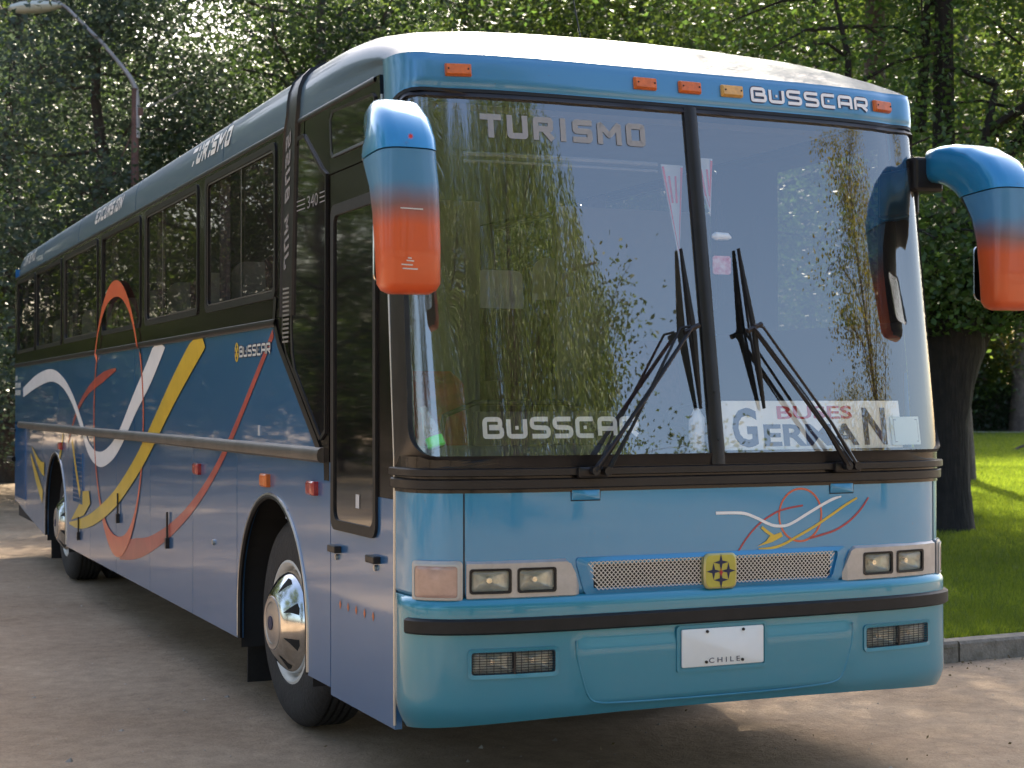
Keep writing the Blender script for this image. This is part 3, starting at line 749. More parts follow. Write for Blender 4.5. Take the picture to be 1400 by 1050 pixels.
# window band
wins = [(1.80, 3.36), (3.56, 5.20), (5.38, 6.98), (7.18, 8.98), (9.16, 10.86), (10.98, 12.42)]
ZW0, ZW1 = 2.10, 2.895
for F in (FL, FRt):
    mb = MB(); ys = [1.30]+[q for w_ in wins for q in w_]+[12.66]
    zs_ = [1.952, ZW0, ZW1, 2.94]
    for i in range(len(ys)-1):
        for j in range(3):
            if j == 1 and i % 2 == 1: continue
            mb.add([F(ys[i], zs_[j], .004), F(ys[i+1], zs_[j], .004), F(ys[i+1], zs_[j+1], .004), F(ys[i], zs_[j+1], .004)], [(0, 1, 2, 3)])
    band = part(mb, 'window_band', BLACK)
    mb = MB(); prof = [(1.948, 0), (1.95, .014), (1.965, .020), (1.985, .016), (1.99, .004)]
    lo_ = [[F(y, z, d) for z, d in prof] for y in (1.80, 5, 9, 12.6)]; mb.grid(lo_); part(mb, 'band_moulding', TRIM, smooth=True)
    mb = MB(); prof = [(2.922, .003), (2.926, .008), (2.938, .010), (2.948, .006), (2.950, 0)]
    lo_ = [[F(y, z, d) for z, d in prof] for y in (.25, 1.3, 5, 9, 12.6)]; mb.grid(lo_); part(mb, 'drip_rail', TRIM, smooth=True)
    for k, (a, b) in enumerate(wins):
        mb = MB(); o = rr(a-.004, ZW0-.004, b+.004, ZW1+.004, .05); i_ = rr(a+.03, ZW0+.03, b-.03, ZW1-.03, .05)
        mb.loft([ML(F, o, .003), ML(F, o, .012), ML(F, i_, .010), ML(F, i_, -.02)], cap=False); fr_ = part(mb, 'side_window', TRIM, smooth=True)
        mb = MB(); gl_ = rr(a+.028, ZW0+.028, b-.028, ZW1-.028, .05); mb.loft([ML(F, gl_, -.004), ML(F, [((a+b)/2+(p[0]-(a+b)/2)*.5, 2.5+(p[1]-2.5)*.5) for p in gl_], -.004)]); part(mb, 'window_glass', SG, fr_)
        if k in (0, 1, 3):
            mb = MB(); o2 = rr(a+.034, ZW0+.034, b-.034, ZW1-.034, .046); i2 = rr(a+.042, ZW0+.042, b-.042, ZW1-.042, .04)
            mb.loft([ML(F, o2, .004), ML(F, o2, .0065), ML(F, i2, .0065), ML(F, i2, .003)], cap=False)
            if k == 0: mb.add([F(2.50, ZW0+.04, .0062), F(2.516, ZW0+.04, .0062), F(2.516, ZW1-.04, .0062), F(2.50, ZW1-.04, .0062)], [(0, 1, 2, 3)])
            if k == 1: mb.add([F(4.60, ZW0+.04, .0062), F(4.612, ZW0+.04, .0062), F(4.612, ZW1-.04, .0062), F(4.60, ZW1-.04, .0062)], [(0, 1, 2, 3)])
            part(mb, 'window_trim', pmat('window_trim_metal', (.16, .15, .14), .4, metal=.8) if k == 0 and F is FL else bpy.data.materials['window_trim_metal'], fr_)
# driver's side front quarter (right side)
F = FRt
quadpanel(F, [(.012, 1.345), (1.025, 1.345), (1.025, 1.70), (ye(1.7), 1.70)], 0, UPPER, 'upper_panel')
mb = MB()
for a, a2, b, c, d in ((ye(1.705), ye(1.78), 1.30, 1.705, 1.78), (ye(2.8), ye(2.94), 1.30, 2.80, 2.94), (ye(1.78), ye(2.8), .27, 1.78, 2.80), (1.16, 1.16, 1.30, 1.78, 2.80)): mb.add([F(a, c, .0), F(b, c, .0), F(b, d, .0), F(a2, d, .0)], [(0, 1, 2, 3)])
mb.add([F(1.03, 1.345, .002), F(1.80, 1.952, .002), F(1.30, 1.952, .002), F(1.03, 1.705, .002)], [(0, 1, 2, 3)])
part(mb, 'driver_side_band', BLACK)
mb = MB(); gl_ = rr(.25, 1.76, 1.18, 2.82, .06); mb.cap(ML(F, gl_, -.002)); part(mb, 'driver_window', SG)
mb = MB(); mb.box(1.26, .0, 1.28, 1.30, 1.0, 1.345); part(mb, 'waist_rail', RAIL)
# rear
mb = MB(); mb.grid([[Vector((x, 12.66+.10*(1-(x/1.3)**4)*(1-((z-1.7)/1.4)**2*.5), z)) for x in np.linspace(-1.3, 1.3, 15)] for z in (.45, .8, 1.2, 1.6, 2.0, 2.4, 2.8, 3.0, 3.05)])
part(mb, 'rear_panel', SIDE, smooth=True)
mb = MB(); mb.tube([(-1.33, 12.5, .93), (-1.36, 12.72, .93)], .03, 8); mb.tube([(-1.31, 12.5, 1.25), (-1.34, 12.70, 1.25)], .02, 8); part(mb, 'rear_light_guard', TRIM)

# wheel arches: liner tubs and aluminium lip
for F, sg in ((FL, -1), (FRt, 1)):
    for yc in (YC1, YC2):
        mb = MB(); an = [math.pi*k/30 for k in range(31)]
        mb.grid([[F(yc-.685*math.cos(a), .44+.655*math.sin(a), -.02), F(yc-.685*math.cos(a), .44+.655*math.sin(a), -.62)] for a in an])
        mb.add([F(yc-.685, .44, -.02), F(yc-.685, .44, -.62), F(yc-.685, .2, -.62), F(yc-.685, .2, -.02)], [(0, 1, 2, 3)])
        mb.add([F(yc+.685, .44, -.02), F(yc+.685, .44, -.62), F(yc+.685, .2, -.62), F(yc+.685, .2, -.02)], [(0, 1, 2, 3)])
        mb.cap([F(yc-.685*math.cos(a), .44+.655*math.sin(a), -.62) for a in an])
        part(mb, 'wheel_tub', DARK)
        mb = MB(); pth = [(yc-.672, .27), (yc-.672, .36)]+[(yc-.672*math.cos(a), .45+.637*math.sin(a)) for a in an]+[(yc+.672, .36), (yc+.672, .27)]
        mb.tube([F(a, b, .002) for a, b in pth], .0075 if yc == YC1 else .006, 6); part(mb, 'arch_lip', ALLOY, smooth=True)
        mb = MB(); pth2 = [(yc+(a-yc)*.975, b-.012) for a, b in pth]
        mb.tube([F(a, b, -.004) for a, b in pth2], .014, 6); part(mb, 'arch_rubber', RUBBER, smooth=True)
    # mud flap
    mb = MB(); x0, x1 = sorted((sg*1.24, sg*.93)); mb.box(x0, 2.62, .0, x1, 2.635, .75); part(mb, 'mud_flap', RUBBER, bevel=.004)
    mb = MB(); mb.box(x0, 10.24, .02, x1, 10.255, .7); part(mb, 'mud_flap', RUBBER, bevel=.004)

# wheels
def make_wheel(sgn, yc, steer=0):
    xc = sgn*1.195; z = .422
    root = bpy.data.objects.new('wheel', None); COL.objects.link(root); root.location = (xc, yc, z); root.parent = BUS; root.matrix_parent_inverse = Matrix.Translation(Vector((0, -4, 0)))
    root.rotation_euler = (0, 0, steer); root.scale = (1.0, 1.083, 1.083)
    s_ = sgn
    T = .50
    prof = [(.285, -.012), (.30, .008), (.36, .012), (.42, .006), (.465, -.012), (.488, -.035), (T, -.06)]
    grooves = []
    for k, d in enumerate((-.085, -.125, -.165, -.205)):
        grooves += [(T, d+.012), (T-.014, d+.010), (T-.014, d-.002), (T, d-.004)]
    prof += grooves+[(T, -.235), (.488, -.262), (.45, -.29), (.36, -.30), (.28, -.28)]
    mb = MB(); mb.lathe_x(0, 0, 0, prof, 56, s_); ty = mb.build('tyre', TYRE, root, smooth=True, auto=40)
    prof = [(.292, -.004), (.296, .004), (.285, .008), (.268, -.004), (.262, -.03), (.262, -.12)]
    mb = MB(); mb.lathe_x(0, 0, 0, prof, 48, s_); mb.build('rim', WHITEP, root, smooth=True, auto=50)
    mb = MB(); mb.lathe_x(0, 0, 0, [(.262, -.05), (.15, -.06), (0.01, -.06)], 40, s_); mb.build('rim_disc', WHITEP, root, smooth=True)
    # chrome cap with triangular slots
    cp = [(.245, -.045), (.248, -.012), (.238, .012), (.222, .030), (.205, .048), (.180, .068), (.155, .086), (.135, .096), (.128, .097)]
    mb = MB(); n = 60; loops = [[(s_*d, r_*math.cos(2*math.pi*a/n), r_*math.sin(2*math.pi*a/n)) for a in range(n)] for r_, d in cp]
    mb.grid(loops, closed_v=True); cap_ = mb.build('hubcap', CHROME, root, smooth=True, auto=60)
    cp2 = [(.128, .097), (.124, .101), (.116, .099), (.100, .103), (.094, .100), (.075, .104), (.050, .106), (.02, .107), (.002, .107)]
    mb = MB(); mb.lathe_x(0, 0, 0, cp2, 48, s_); mb.build('hub_centre', pmat('dull_hub_metal', (.42, .39, .37), .35, metal=.8, var=.1) if 'dull_hub_metal' not in bpy.data.materials else bpy.data.materials['dull_hub_metal'], cap_, smooth=True)
    mb = MB(); mb.lathe_x(s_*.107, 0, 0, [(.034, 0), (.034, .004), (.002, .005)], 24, s_); mb.build('hub_badge', NAVY, cap_, smooth=True)
    mb = MB()
    for k in range(8):
        a = 2*math.pi*(k+.5)/8; w_ = .13
        def pt(r_, ang, e=.003):
            d = float(np.interp(r_, [c[0] for c in cp[::-1]], [c[1] for c in cp[::-1]]))+e
            return (s_*d, r_*math.cos(ang), r_*math.sin(ang))
        mb = MB(); mb.add([pt(.155, a-.03), pt(.19, a-w_*.7), pt(.224, a-w_), pt(.228, a), pt(.224, a+w_), pt(.19, a+.03)], [(0, 1, 2, 3, 4, 5)]); mb.build('hubcap_slot', DARK, cap_)
    return root
wheel = make_wheel(-1, YC1, R(2)); make_wheel(-1, YC2); make_wheel(1, YC1, R(2)); make_wheel(1, YC2)
for sg in (-1, 1):
    mb = MB(); mb.lathe_x(sg*.86, YC2, .42, [(.28, .0), (.48, .0), (.54, -.04), (.54, -.24), (.48, -.28), (.28, -.28)], 40, 1 if sg > 0 else -1); part(mb, 'inner_rear_tyre', TYRE, smooth=True)
mb = MB(); mb.box(-1.22, .1, .42, 1.22, 1.15, .60); mb.box(-1.22, 2.66, .36, 1.22, 8.82, .60); mb.box(-1.2, 10.28, .5, 1.2, 12.5, .62); mb.box(-.5, 1.1, .5, .5, 12, .62); mb.tube([(-1.1, YC1, .5), (1.1, YC1, .5)], .07, 8); mb.tube([(-1.1, YC2, .5), (1.1, YC2, .5)], .11, 8)
part(mb, 'chassis', DARK)

# ---- door and black corner area (left side)
BLK = [(.905, 1.20), (.905, 2.945), (1.40, 2.945), (1.70, 2.93), (1.86, 1.99), (1.80, 1.90), (.99, 1.30), (.98, 1.20)]
mb = MB(); mb.loft([[FL(a, b, -.03) for a, b in BLK], [FL(a, b, .002) for a, b in BLK]]); part(mb, 'corner_panel', BLACK)
# above the door
ab = [(ye(2.612), 2.612), (.90, 2.612), (.90, 2.945), (ye(2.945), 2.945)]
mb = MB(); mb.loft([[FL(a, b, -.03) for a, b in ab], [FL(a, b, .002) for a, b in ab]]); part(mb, 'door_header', BLACK)
BLK2 = pmat('dark_corner_glass', (.008, .007, .008), .03, coat=1, bump=.02, bscale=1.2)
# bent corner window
cg = [(1.01, 1.385), (.935, 1.42), (.925, 2.47), (.925, 2.62), (1.0, 2.655), (1.30, 2.86), (1.40, 2.86), (1.47, 2.80), (1.50, 2.2), (1.52, 1.93), (1.50, 1.80), (1.46, 1.72)]
c_ = (1.2, 2.1)
mb = MB(); mb.loft([[FL(a, b, .002) for a, b in cg], [FL(a, b, .012) for a, b in cg], [FL(c_[0]+(a-c_[0])*.93, c_[1]+(b-c_[1])*.975, .010) for a, b in cg], [FL(c_[0]+(a-c_[0])*.93, c_[1]+(b-c_[1])*.975, .006) for a, b in cg]], cap=False)
cw_ = part(mb, 'corner_window', TRIM, smooth=True)
mb = MB(); mb.cap([FL(c_[0]+(a-c_[0])*.935, c_[1]+(b-c_[1])*.978, .0065) for a, b in cg]); part(mb, 'corner_glass', BLK2, cw_)
uw = [(.25, 2.68), (.84, 2.68), (.86, 2.70), (.88, 2.86), (.84, 2.90), (.27, 2.88), (.24, 2.86), (.23, 2.71)]
mb = MB(); c2_ = (.55, 2.79); mb.loft([[FL(a, b, .002) for a, b in uw], [FL(a, b, .010) for a, b in uw], [FL(c2_[0]+(a-c2_[0])*.95, c2_[1]+(b-c2_[1])*.88, .008) for a, b in uw], [FL(c2_[0]+(a-c2_[0])*.95, c2_[1]+(b-c2_[1])*.88, .005) for a, b in uw]], cap=False); uu = part(mb, 'header_window', TRIM)
mb = MB(); mb.cap([FL(c2_[0]+(a-c2_[0])*.955, c2_[1]+(b-c2_[1])*.885, .0055) for a, b in uw]); part(mb, 'header_glass', BLK2, uu)
# slanted frame at pillar bottom
mb = MB(); pp = [(1.82, 2.12, .05), (1.86, 1.95, .05), (1.72, 1.82, .05), (1.02, 1.31, .05)]
ribbon(mb, FL, [(1.80, 2.1, .045), (1.83, 1.98, .045), (1.74, 1.86, .045), (1.03, 1.33, .045)], .010, smooth=False)
ribbon(mb, FL, [(1.64, 2.1, .02), (1.66, 1.92, .02), (1.58, 1.80, .02), (1.02, 1.39, .02)], .013, smooth=False); part(mb, 'slanted_frame', TRIM)
# pillar wrapping over the roof
pil = []
for y0, y1, z in ((1.47, 1.70, 1.99), (1.45, 1.69, 2.3), (1.42, 1.66, 2.7), (1.40, 1.62, 2.93)): pil.append((y0, y1, -HW, z))
for x, z in sec[1:8]: pil.append((1.385+(HW-x)*.05, 1.585-(HW-x)*.05, -x, z))
mb = MB(); rws = []
for i, (y0, y1, x, z) in enumerate(pil):
    if i < 4: nx, nz_ = -1, 0
    else:
        dx = pil[min(i+1, len(pil)-1)][2]-pil[i-1][2]; dz = pil[min(i+1, len(pil)-1)][3]-pil[i-1][3]; l = math.hypot(dx, dz); nx, nz_ = -dz/l, dx/l
    e = .018
    rws.append([Vector((x, y0, z)), Vector((x+nx*e, y0+.006, z+nz_*e)), Vector((x+nx*e, y0+.045, z+nz_*e)), Vector((x+nx*(e-.008), y0+.05, z+nz_*(e-.008))), Vector((x+nx*(e-.008), y1-.02, z+nz_*(e-.008))), Vector((x+nx*e, y1-.012, z+nz_*e)), Vector((x, y1, z))])
mb.grid(rws); pillar = part(mb, 'pillar_band', TRIM, smooth=True, auto=30)
GREYL = pmat('pillar_lettering_grey', (.20, .19, .19), .5)
mb = MB()
def FP(y, z, off):  # pillar face leans slightly
    return FL(y-(z-2.3)*.07, z, off)
block_word(mb, FP, 'JUM BUSS', 1.625, 2.22, .66, .085, .020, .0125, dirn=1, slant=.3, rot=True); part(mb, 'pillar_lettering', GREYL, pillar)
mb = MB()
for k in range(13):
    z = 1.86+k*.022; a = 1.53 if z > 1.95 else 1.53+(1.95-z)*.1; b = a+.11
    mb.add([FL(a, z, .0145), FL(b, z, .0145), FL(b, z+.010, .0145), FL(a, z+.010, .0145)], [(0, 1, 2, 3)])
part(mb, 'pillar_stripes', pmat('stripe_silver', (.33, .32, .31), .35, metal=.5), pillar)
mb = MB(); text_on(mb, FL, '340', 1.23, 2.49, .17, .06, .0085, dirn=-1, bold=.0)
for dz in (0, .022, .044):
    for a, b in ((1.41, 1.27), (1.03, .95)): mb.add([FL(a, 2.495+dz, .0085), FL(b, 2.495+dz, .0085), FL(b, 2.501+dz, .0085), FL(a, 2.501+dz, .0085)], [(0, 1, 2, 3)])
part(mb, 'side_lettering', GREYL)
# door
mb = MB(); dp = [(.012, 1.165), (.876, 1.165), (.876, 2.604), (ye(2.604), 2.604), (ye(2.0), 2.0), (.008, 1.34)]
mb.loft([[FL(a, b, -.03) for a, b in dp], [FL(a, b, .003) for a, b in dp]]); door = part(mb, 'entrance_door', BLACK)
mb = MB(); dl_ = [(.004, .222), (.876, .222), (.876, 1.163), (.008, 1.163)]
mb.loft([[FL(a, b, -.03) for a, b in dl_], [FL(a, b, .001) for a, b in dl_]]); part(mb, 'door_lower_panel', SIDE, door)
mb = MB(); o = rr(.215, .985, .845, 2.46, [.06, .06, .05, .05]); i_ = rr(.25, 1.03, .80, 2.41, [.05, .05, .04, .04])
mb.loft([ML(FL, o, 0), ML(FL, o, .014), ML(FL, i_, .014), ML(FL, i_, .004)], cap=False); dw = part(mb, 'door_window', RUBBER, door, smooth=True)
mb = MB(); mb.cap(ML(FL, rr(.247, 1.027, .803, 2.413, .05), .0055)); part(mb, 'door_glass', BLK2, door)
mb = MB(); ribbon(mb, FL, [(.47, 1.10, .05), (.47, 1.16, .05)], .0082, smooth=False); part(mb, 'door_sticker', pmat('sticker_grey', (.5, .5, .5), .5), door)
for y in (.775, .237):
    mb = MB(); mb.box(-1.335, y-.055, .883, -1.30, y+.055, .915); hd = part(mb, 'door_handle', TRIM, door, bevel=.005)
    mb = MB(); mb.tube([(-1.30, y, .862), (-1.312, y, .862)], .013, 10); mb.tube([(-1.312, y, .862), (-1.314, y, .862)], .006, 6); part(mb, 'door_lock', ALLOY, door)
mb = MB()
for k in range(5): 
    y = .732-(k*.457/4); mb.add([FL(y-.014, .652, .003), FL(y, .630, .003), FL(y+.014, .652, .003), FL(y, .674, .003)], [(0, 1, 2, 3)])
part(mb, 'door_reflectors', AMBER, door)
mb = MB(); mb.tube([(-1.302, .004, .24), (-1.302, .004, 1.33), (-1.298, ye(2.0), 2.0), (-1.296, ye(2.86), 2.86)], .006, 6); part(mb, 'door_edge_strip', ALLOY)
# step between door bottom corner and bumper
# lamps squares on side
for F in (FL, FRt):
    for y, mt in ((3.558, REDL), (1.985, AMBER), (1.14, REDL), (9.17, REDL)):
        mb = MB(); mb.loft([ML(F, rr(y-.062, 1.122, y+.062, 1.190, .006, 3, 2), 0), ML(F, rr(y-.062, 1.122, y+.062, 1.190, .006, 3, 2), .022), ML(F, rr(y-.05, 1.13, y+.05, 1.182, .006, 3, 2), .030)]); part(mb, 'side_marker', mt, smooth=True, auto=30)
# luggage handles
for y, z0, z1 in ((4.43, .62, .84), (6.23, .665, .87), (8.11, .39, .57)):
    mb = MB(); mb.tube([FL(y, z0, .012), FL(y, z1, .012)], .007, 6); mb.box(-1.325, y-.02, z0-.02, -1.30, y+.02, z0+.05); part(mb, 'luggage_handle', TRIM, smooth=False)
mb = MB(); mb.tube([FL(3.155, .741, 0), FL(3.155, .741, .012)], .016, 10); part(mb, 'luggage_lock', ALLOY)
mb = MB(); mb.box(-1.304, 2.12, 1.385, -1.299, 2.16, 1.44); mb.box(-1.303, 1.60, .98, -1.299, 1.625, 1.03); part(mb, 'side_sticker', pmat('faded_sticker', (.35, .38, .42), .5))
# vents
for (a, b, c, d, nm) in ((7.93, 8.40, .69, 1.12, 8), (11.72, 12.55, .52, 1.32, 14)):
    mb = MB(); mb.add([FL(a, c, .002), FL(b, c, .002), FL(b, d, .002), FL(a, d, .002)], [(0, 1, 2, 3)]); v_ = part(mb, 'side_vent', DARK)
    mb = MB()
    for y in np.linspace(a, b, nm): mb.box(-1.314, y-.009, c, -1.301, y+.009, d)
    if nm == 8:
        for z in np.linspace(c, d, 12): mb.box(-1.312, a, z-.005, -1.302, b, z+.005)
    part(mb, 'vent_slats', SIDE, v_)
# swirl graphics on the side
def FLc(y, z, o): return FL(y, min(z, 1.9475), o)
def FLv(y, z, o): return FL(y, z, o+(.0165 if z > 1.944 else 0))
def sg_(pts, off, mat, name, n=8):
    mb = MB(); ribbon(mb, FLv if name == 'orange_ring' else FLc, pts, off, n); return part(mb, name, mat)
lp = []
for k in range(61):
    a = math.pi/2+2*math.pi*k/60; c_x = 6.31+1.04*math.cos(a); c_z = 1.445+.985*math.sin(a); th = .038+.09*abs(math.sin(a))**6
    lp.append((c_x, c_z, th if math.sin(a) > 0 else .038+.12*abs(math.sin(a))**6))
sg_(lp, .0058, ORANGE, 'orange_ring', 2)
sg_([(11.92, 1.665, .10), (10.85, 1.775, .13), (9.85, 1.82, .12), (9.1, 1.75, .10), (8.5, 1.59, .09), (8.02, 1.38, .09), (7.6, 1.17, .10), (7.1, 1.10, .12), (6.6, 1.16, .13), (6.17, 1.29, .14), (5.6, 1.55, .16), (5.05, 1.78, .19), (4.58, 2.02, .21)], .0050, WHITE, 'white_swoosh')
sg_([(3.40, 1.98, .19), (4.24, 1.65, .18), (5.1, 1.27, .16), (5.75, 1.02, .14), (6.5, .79, .13), (7.4, .60, .11), (8.1, .51, .08), (8.65, .48, .02)], .0065, YELLOW, 'yellow_swoosh')
sg_([(8.45, 1.23, .07), (8.2, .95, .07), (8.0, .76, .07)], .0150, YELLOW, 'yellow_arrow')
mb = MB(); mb.add([FL(*p, .0072) for p in ((7.95, .80), (7.60, .82), (7.52, .72), (7.85, .60), (8.55, .515), (8.1, .68))], [(0, 1, 2, 3), (0, 3, 4, 5)]); part(mb, 'yellow_arrow', YELLOW)
sg_([(8.75, 1.2, .03), (8.27, 1.47, .045), (7.69, 1.65, .06), (6.95, 1.76, .08), (6.35, 1.815, .02)], .0040, BROWNR, 'red_swoosh')
sg_([(1.86, 1.92, .045), (2.2, 1.70, .048), (2.87, 1.29, .055), (3.5, 1.0, .065), (4.2, .77, .08), (5.0, .585, .11), (5.6, .50, .15), (6.2, .44, .14)], .0030, BROWNR, 'red_swoosh')
sg_([(11.3, 1.02, .03), (10.85, .80, .12), (10.4, .62, .14)], .0050, YELLOW, 'yellow_swoosh')
sg_([(11.2, 1.10, .01), (10.6, .93, .10), (10.28, .90, .14)], .0060, YELLOW, 'yellow_swoosh')
sg_([(9.05, 1.27, .05), (9.2, 1.10, .07), (9.35, 1.02, .03)], .0045, YELLOW, 'yellow_swoosh')
# lettering on the side
mb = MB(); square_word(mb, FL, 'BUSSCAR', 2.555, 1.805, .66, .072, .021, .0035, dirn=-1, gap=.13); nb = part(mb, 'side_nameplate', bpy.data.materials['letter_edge_navy'], recalc=False)
mb = MB(); square_word(mb, FL, 'BUSSCAR', 2.55, 1.81, .65, .062, .012, .0060, dirn=-1, gap=.15); part(mb, 'side_nameplate_lettering', LETTER, nb, recalc=False)
mb = MB(); star4(mb, FL, 2.62, 1.835, .045, .003, .5); mb.cap([FL(2.62+.045*math.cos(a), 1.84+.055*math.sin(a), .0025) for a in np.linspace(0, 2*math.pi, 14)[:-1]]); part(mb, 'side_emblem', YELLOW)
mb = MB(); 
for dz, dy in ((.03, 0), (-.03, 0), (0, .028), (0, -.028)): star4(mb, FL, 2.62+dy, 1.84+dz, .02, .0040, .3)
part(mb, 'side_emblem_stars', NAVY)
def FRoof(y, v, off):  # v: distance up along the roof section from z=2.95
    d = v+.02
    x = float(np.interp(d, dl[:24], sa[:24, 0])); z = float(np.interp(d, dl[:24], sa[:24, 1])); e = .01
    x2 = float(np.interp(d+e, dl, sa[:, 0])); z2 = float(np.interp(d+e, dl, sa[:, 1])); l = math.hypot(x2-x, z2-z)
    return Vector((x-(z2-z)/l*off, y, z+(x2-x)/l*off))
mb = MB(); block_word(mb, FRoof, 'TURISMO', 3.80, .075, 1.0, .115, .030, .004, dirn=-1, slant=.25); part(mb, 'roof_lettering', WHITE)
mb = MB(); block_word(mb, FRoof, 'EXCURSION', 7.35, .075, 1.2, .11, .028, .004, dirn=-1, slant=.25); part(mb, 'roof_lettering', WHITE)
mb = MB(); block_word(mb, FRoof, 'TURISMO', 12.05, .075, 1.0, .11, .030, .004, dirn=-1, slant=.25); part(mb, 'roof_lettering', LETTER)
mb = MB()
for z, a, b in ((1.80, 12.60, 12.42), (1.72, 12.62, 12.15), (1.64, 12.62, 12.15)):
    y = a
    while y > b: mb.add([FL(y, z, .003), FL(y-.045, z, .003), FL(y-.045, z+.055, .003), FL(y, z+.055, .003)], [(0, 1, 2, 3)]); y -= .06
part(mb, 'rear_side_lettering', LETTER)

# ---- mirrors
MIR = bpy.data.materials.new('mirror_paint'); MIR.use_nodes = True
t = MIR.node_tree; b = t.nodes['Principled BSDF']; b.inputs['Metallic'].default_value = 0; b.inputs['Roughness'].default_value = .4; b.inputs['Coat Weight'].default_value = .35
geo = t.nodes.new('ShaderNodeNewGeometry'); sp = t.nodes.new('ShaderNodeSeparateXYZ'); t.links.new(geo.outputs['Position'], sp.inputs[0])
nz_ = t.nodes.new('ShaderNodeTexNoise'); nz_.inputs['Scale'].default_value = 5; t.links.new(geo.outputs['Position'], nz_.inputs['Vector'])
ma = t.nodes.new('ShaderNodeMath'); ma.operation = 'MULTIPLY_ADD'; ma.inputs[1].default_value = .10; t.links.new(nz_.outputs['Fac'], ma.inputs[0]); t.links.new(sp.outputs[2], ma.inputs[2])
mr = t.nodes.new('ShaderNodeMapRange'); mr.inputs[1].default_value = 2.27; mr.inputs[2].default_value = 2.44; t.links.new(ma.outputs[0], mr.inputs[0])
rp_ = t.nodes.new('ShaderNodeValToRGB'); rp_.color_ramp.elements[0].color = (.52, .075, .012, 1); rp_.color_ramp.elements[1].color = (.055, .19, .34, 1)
e_ = rp_.color_ramp.elements.new(.5); e_.color = (.17, .085, .085, 1)
t.links.new(mr.outputs[0], rp_.inputs[0]); t.links.new(rp_.outputs[0], b.inputs['Base Color'])
sc_ = t.nodes.new('ShaderNodeTexNoise'); sc_.inputs['Scale'].default_value = 9; sc_.inputs['Detail'].default_value = 10
def mirror(sg):
    # (x, y, z, half width x, half depth, tilt of section normal in y-z plane)
    secs = [(1.43, -.51, 1.972, .080, .04, 90), (1.43, -.51, 1.985, .103, .065, 90), (1.43, -.51, 2.01, .117, .078, 90), (1.432, -.505, 2.15, .120, .085, 90), (1.434, -.495, 2.28, .120, .097, 90), (1.436, -.475, 2.39, .120, .118, 91), (1.438, -.445, 2.46, .120, .140, 92), (1.438, -.428, 2.502, .119, .156, 94)]
    def ring(c, n=28):
        x, y, z, a, d, ang = c; out = []
        for k in range(n):
            t_ = 2*math.pi*k/n; cx_ = math.copysign(abs(math.cos(t_))**.55, math.cos(t_))*a; cy_ = math.copysign(abs(math.sin(t_))**.55, math.sin(t_))*d
            q = -R(ang-90)  # section rotated about x
            out.append(Vector((sg*(x+cx_), y+cy_*math.cos(q), z+cy_*math.sin(q))))
        return out
    mb = MB(); mb.loft([ring(s_) for s_ in secs], capstart=True); ms = part(mb, 'wing_mirror', MIR, smooth=True, auto=60); ms.data.materials.append(TRIM)
    for f_ in ms.data.polygons:
        if f_.normal.y > .35: f_.material_index = 1
    hs = [(1.438, -.426, 2.507, .122, .160, 94), (1.437, -.415, 2.535, .122, .160, 101), (1.432, -.375, 2.585, .118, .145, 120), (1.42, -.31, 2.628, .110, .124, 142), (1.405, -.23, 2.656, .101, .104, 160), (1.39, -.16, 2.668, .094, .090, 172), (1.382, -.10, 2.670, .088, .082, 178), (1.380, -.092, 2.670, .078, .070, 178)]
    mb = MB(); mb.loft([ring(s_) for s_ in hs], capstart=True); hd = part(mb, 'mirror_hood', bpy.data.materials['front_blue_paint'], ms, smooth=True, auto=60)
    mb = MB(); star4(mb, lambda u, v, o: Vector((sg*(1.435+u), -.600+o, v)), .02, 2.555, .014, -.004, .8); part(mb, 'mirror_badge', REDINK, ms)
    # black bracket
    mb = MB(); x0, x1 = sorted((sg*1.235, sg*1.40)); mb.box(x0, -.11, 2.55, x1, .0, 2.71); mb.box(min(sg*1.22, sg*1.30), -.06, 2.44, max(sg*1.22, sg*1.30), .16, 2.66); part(mb, 'mirror_bracket', TRIM, ms, bevel=.015)
    mb = MB(); mb.loft([[Vector((sg*(1.432+a), -.395-.1*(z-2.0)*0, z)) for a, z in rr(-.10, 2.02, .10, 2.27, .03)], [Vector((sg*(1.432+a), -.402, z)) for a, z in rr(-.098, 2.022, .098, 2.268, .03)]]); part(mb, 'mirror_glass', CHROME, ms)
    yf = lambda z: float(np.interp(z, [2.01, 2.15, 2.28, 2.39], [-.589, -.591, -.593, -.594]))-.0012
    if sg == -1:
        mb = MB()
        for a, b_, l in ((-.06, 2.285, .09), (-.055, 2.075, .045), (-.035, 2.09, .03), (-.05, 2.06, .06), (-.03, 2.10, .015)):
            mb.add([Vector((-1.432+a, yf(b_), b_)), Vector((-1.432+a+l, yf(b_), b_-.002)), Vector((-1.432+a+l, yf(b_), b_+.003)), Vector((-1.432+a, yf(b_), b_+.004))], [(0, 1, 2, 3)])
        part(mb, 'paint_scratches', LETTER, ms)
mirror(-1); mirror(1)

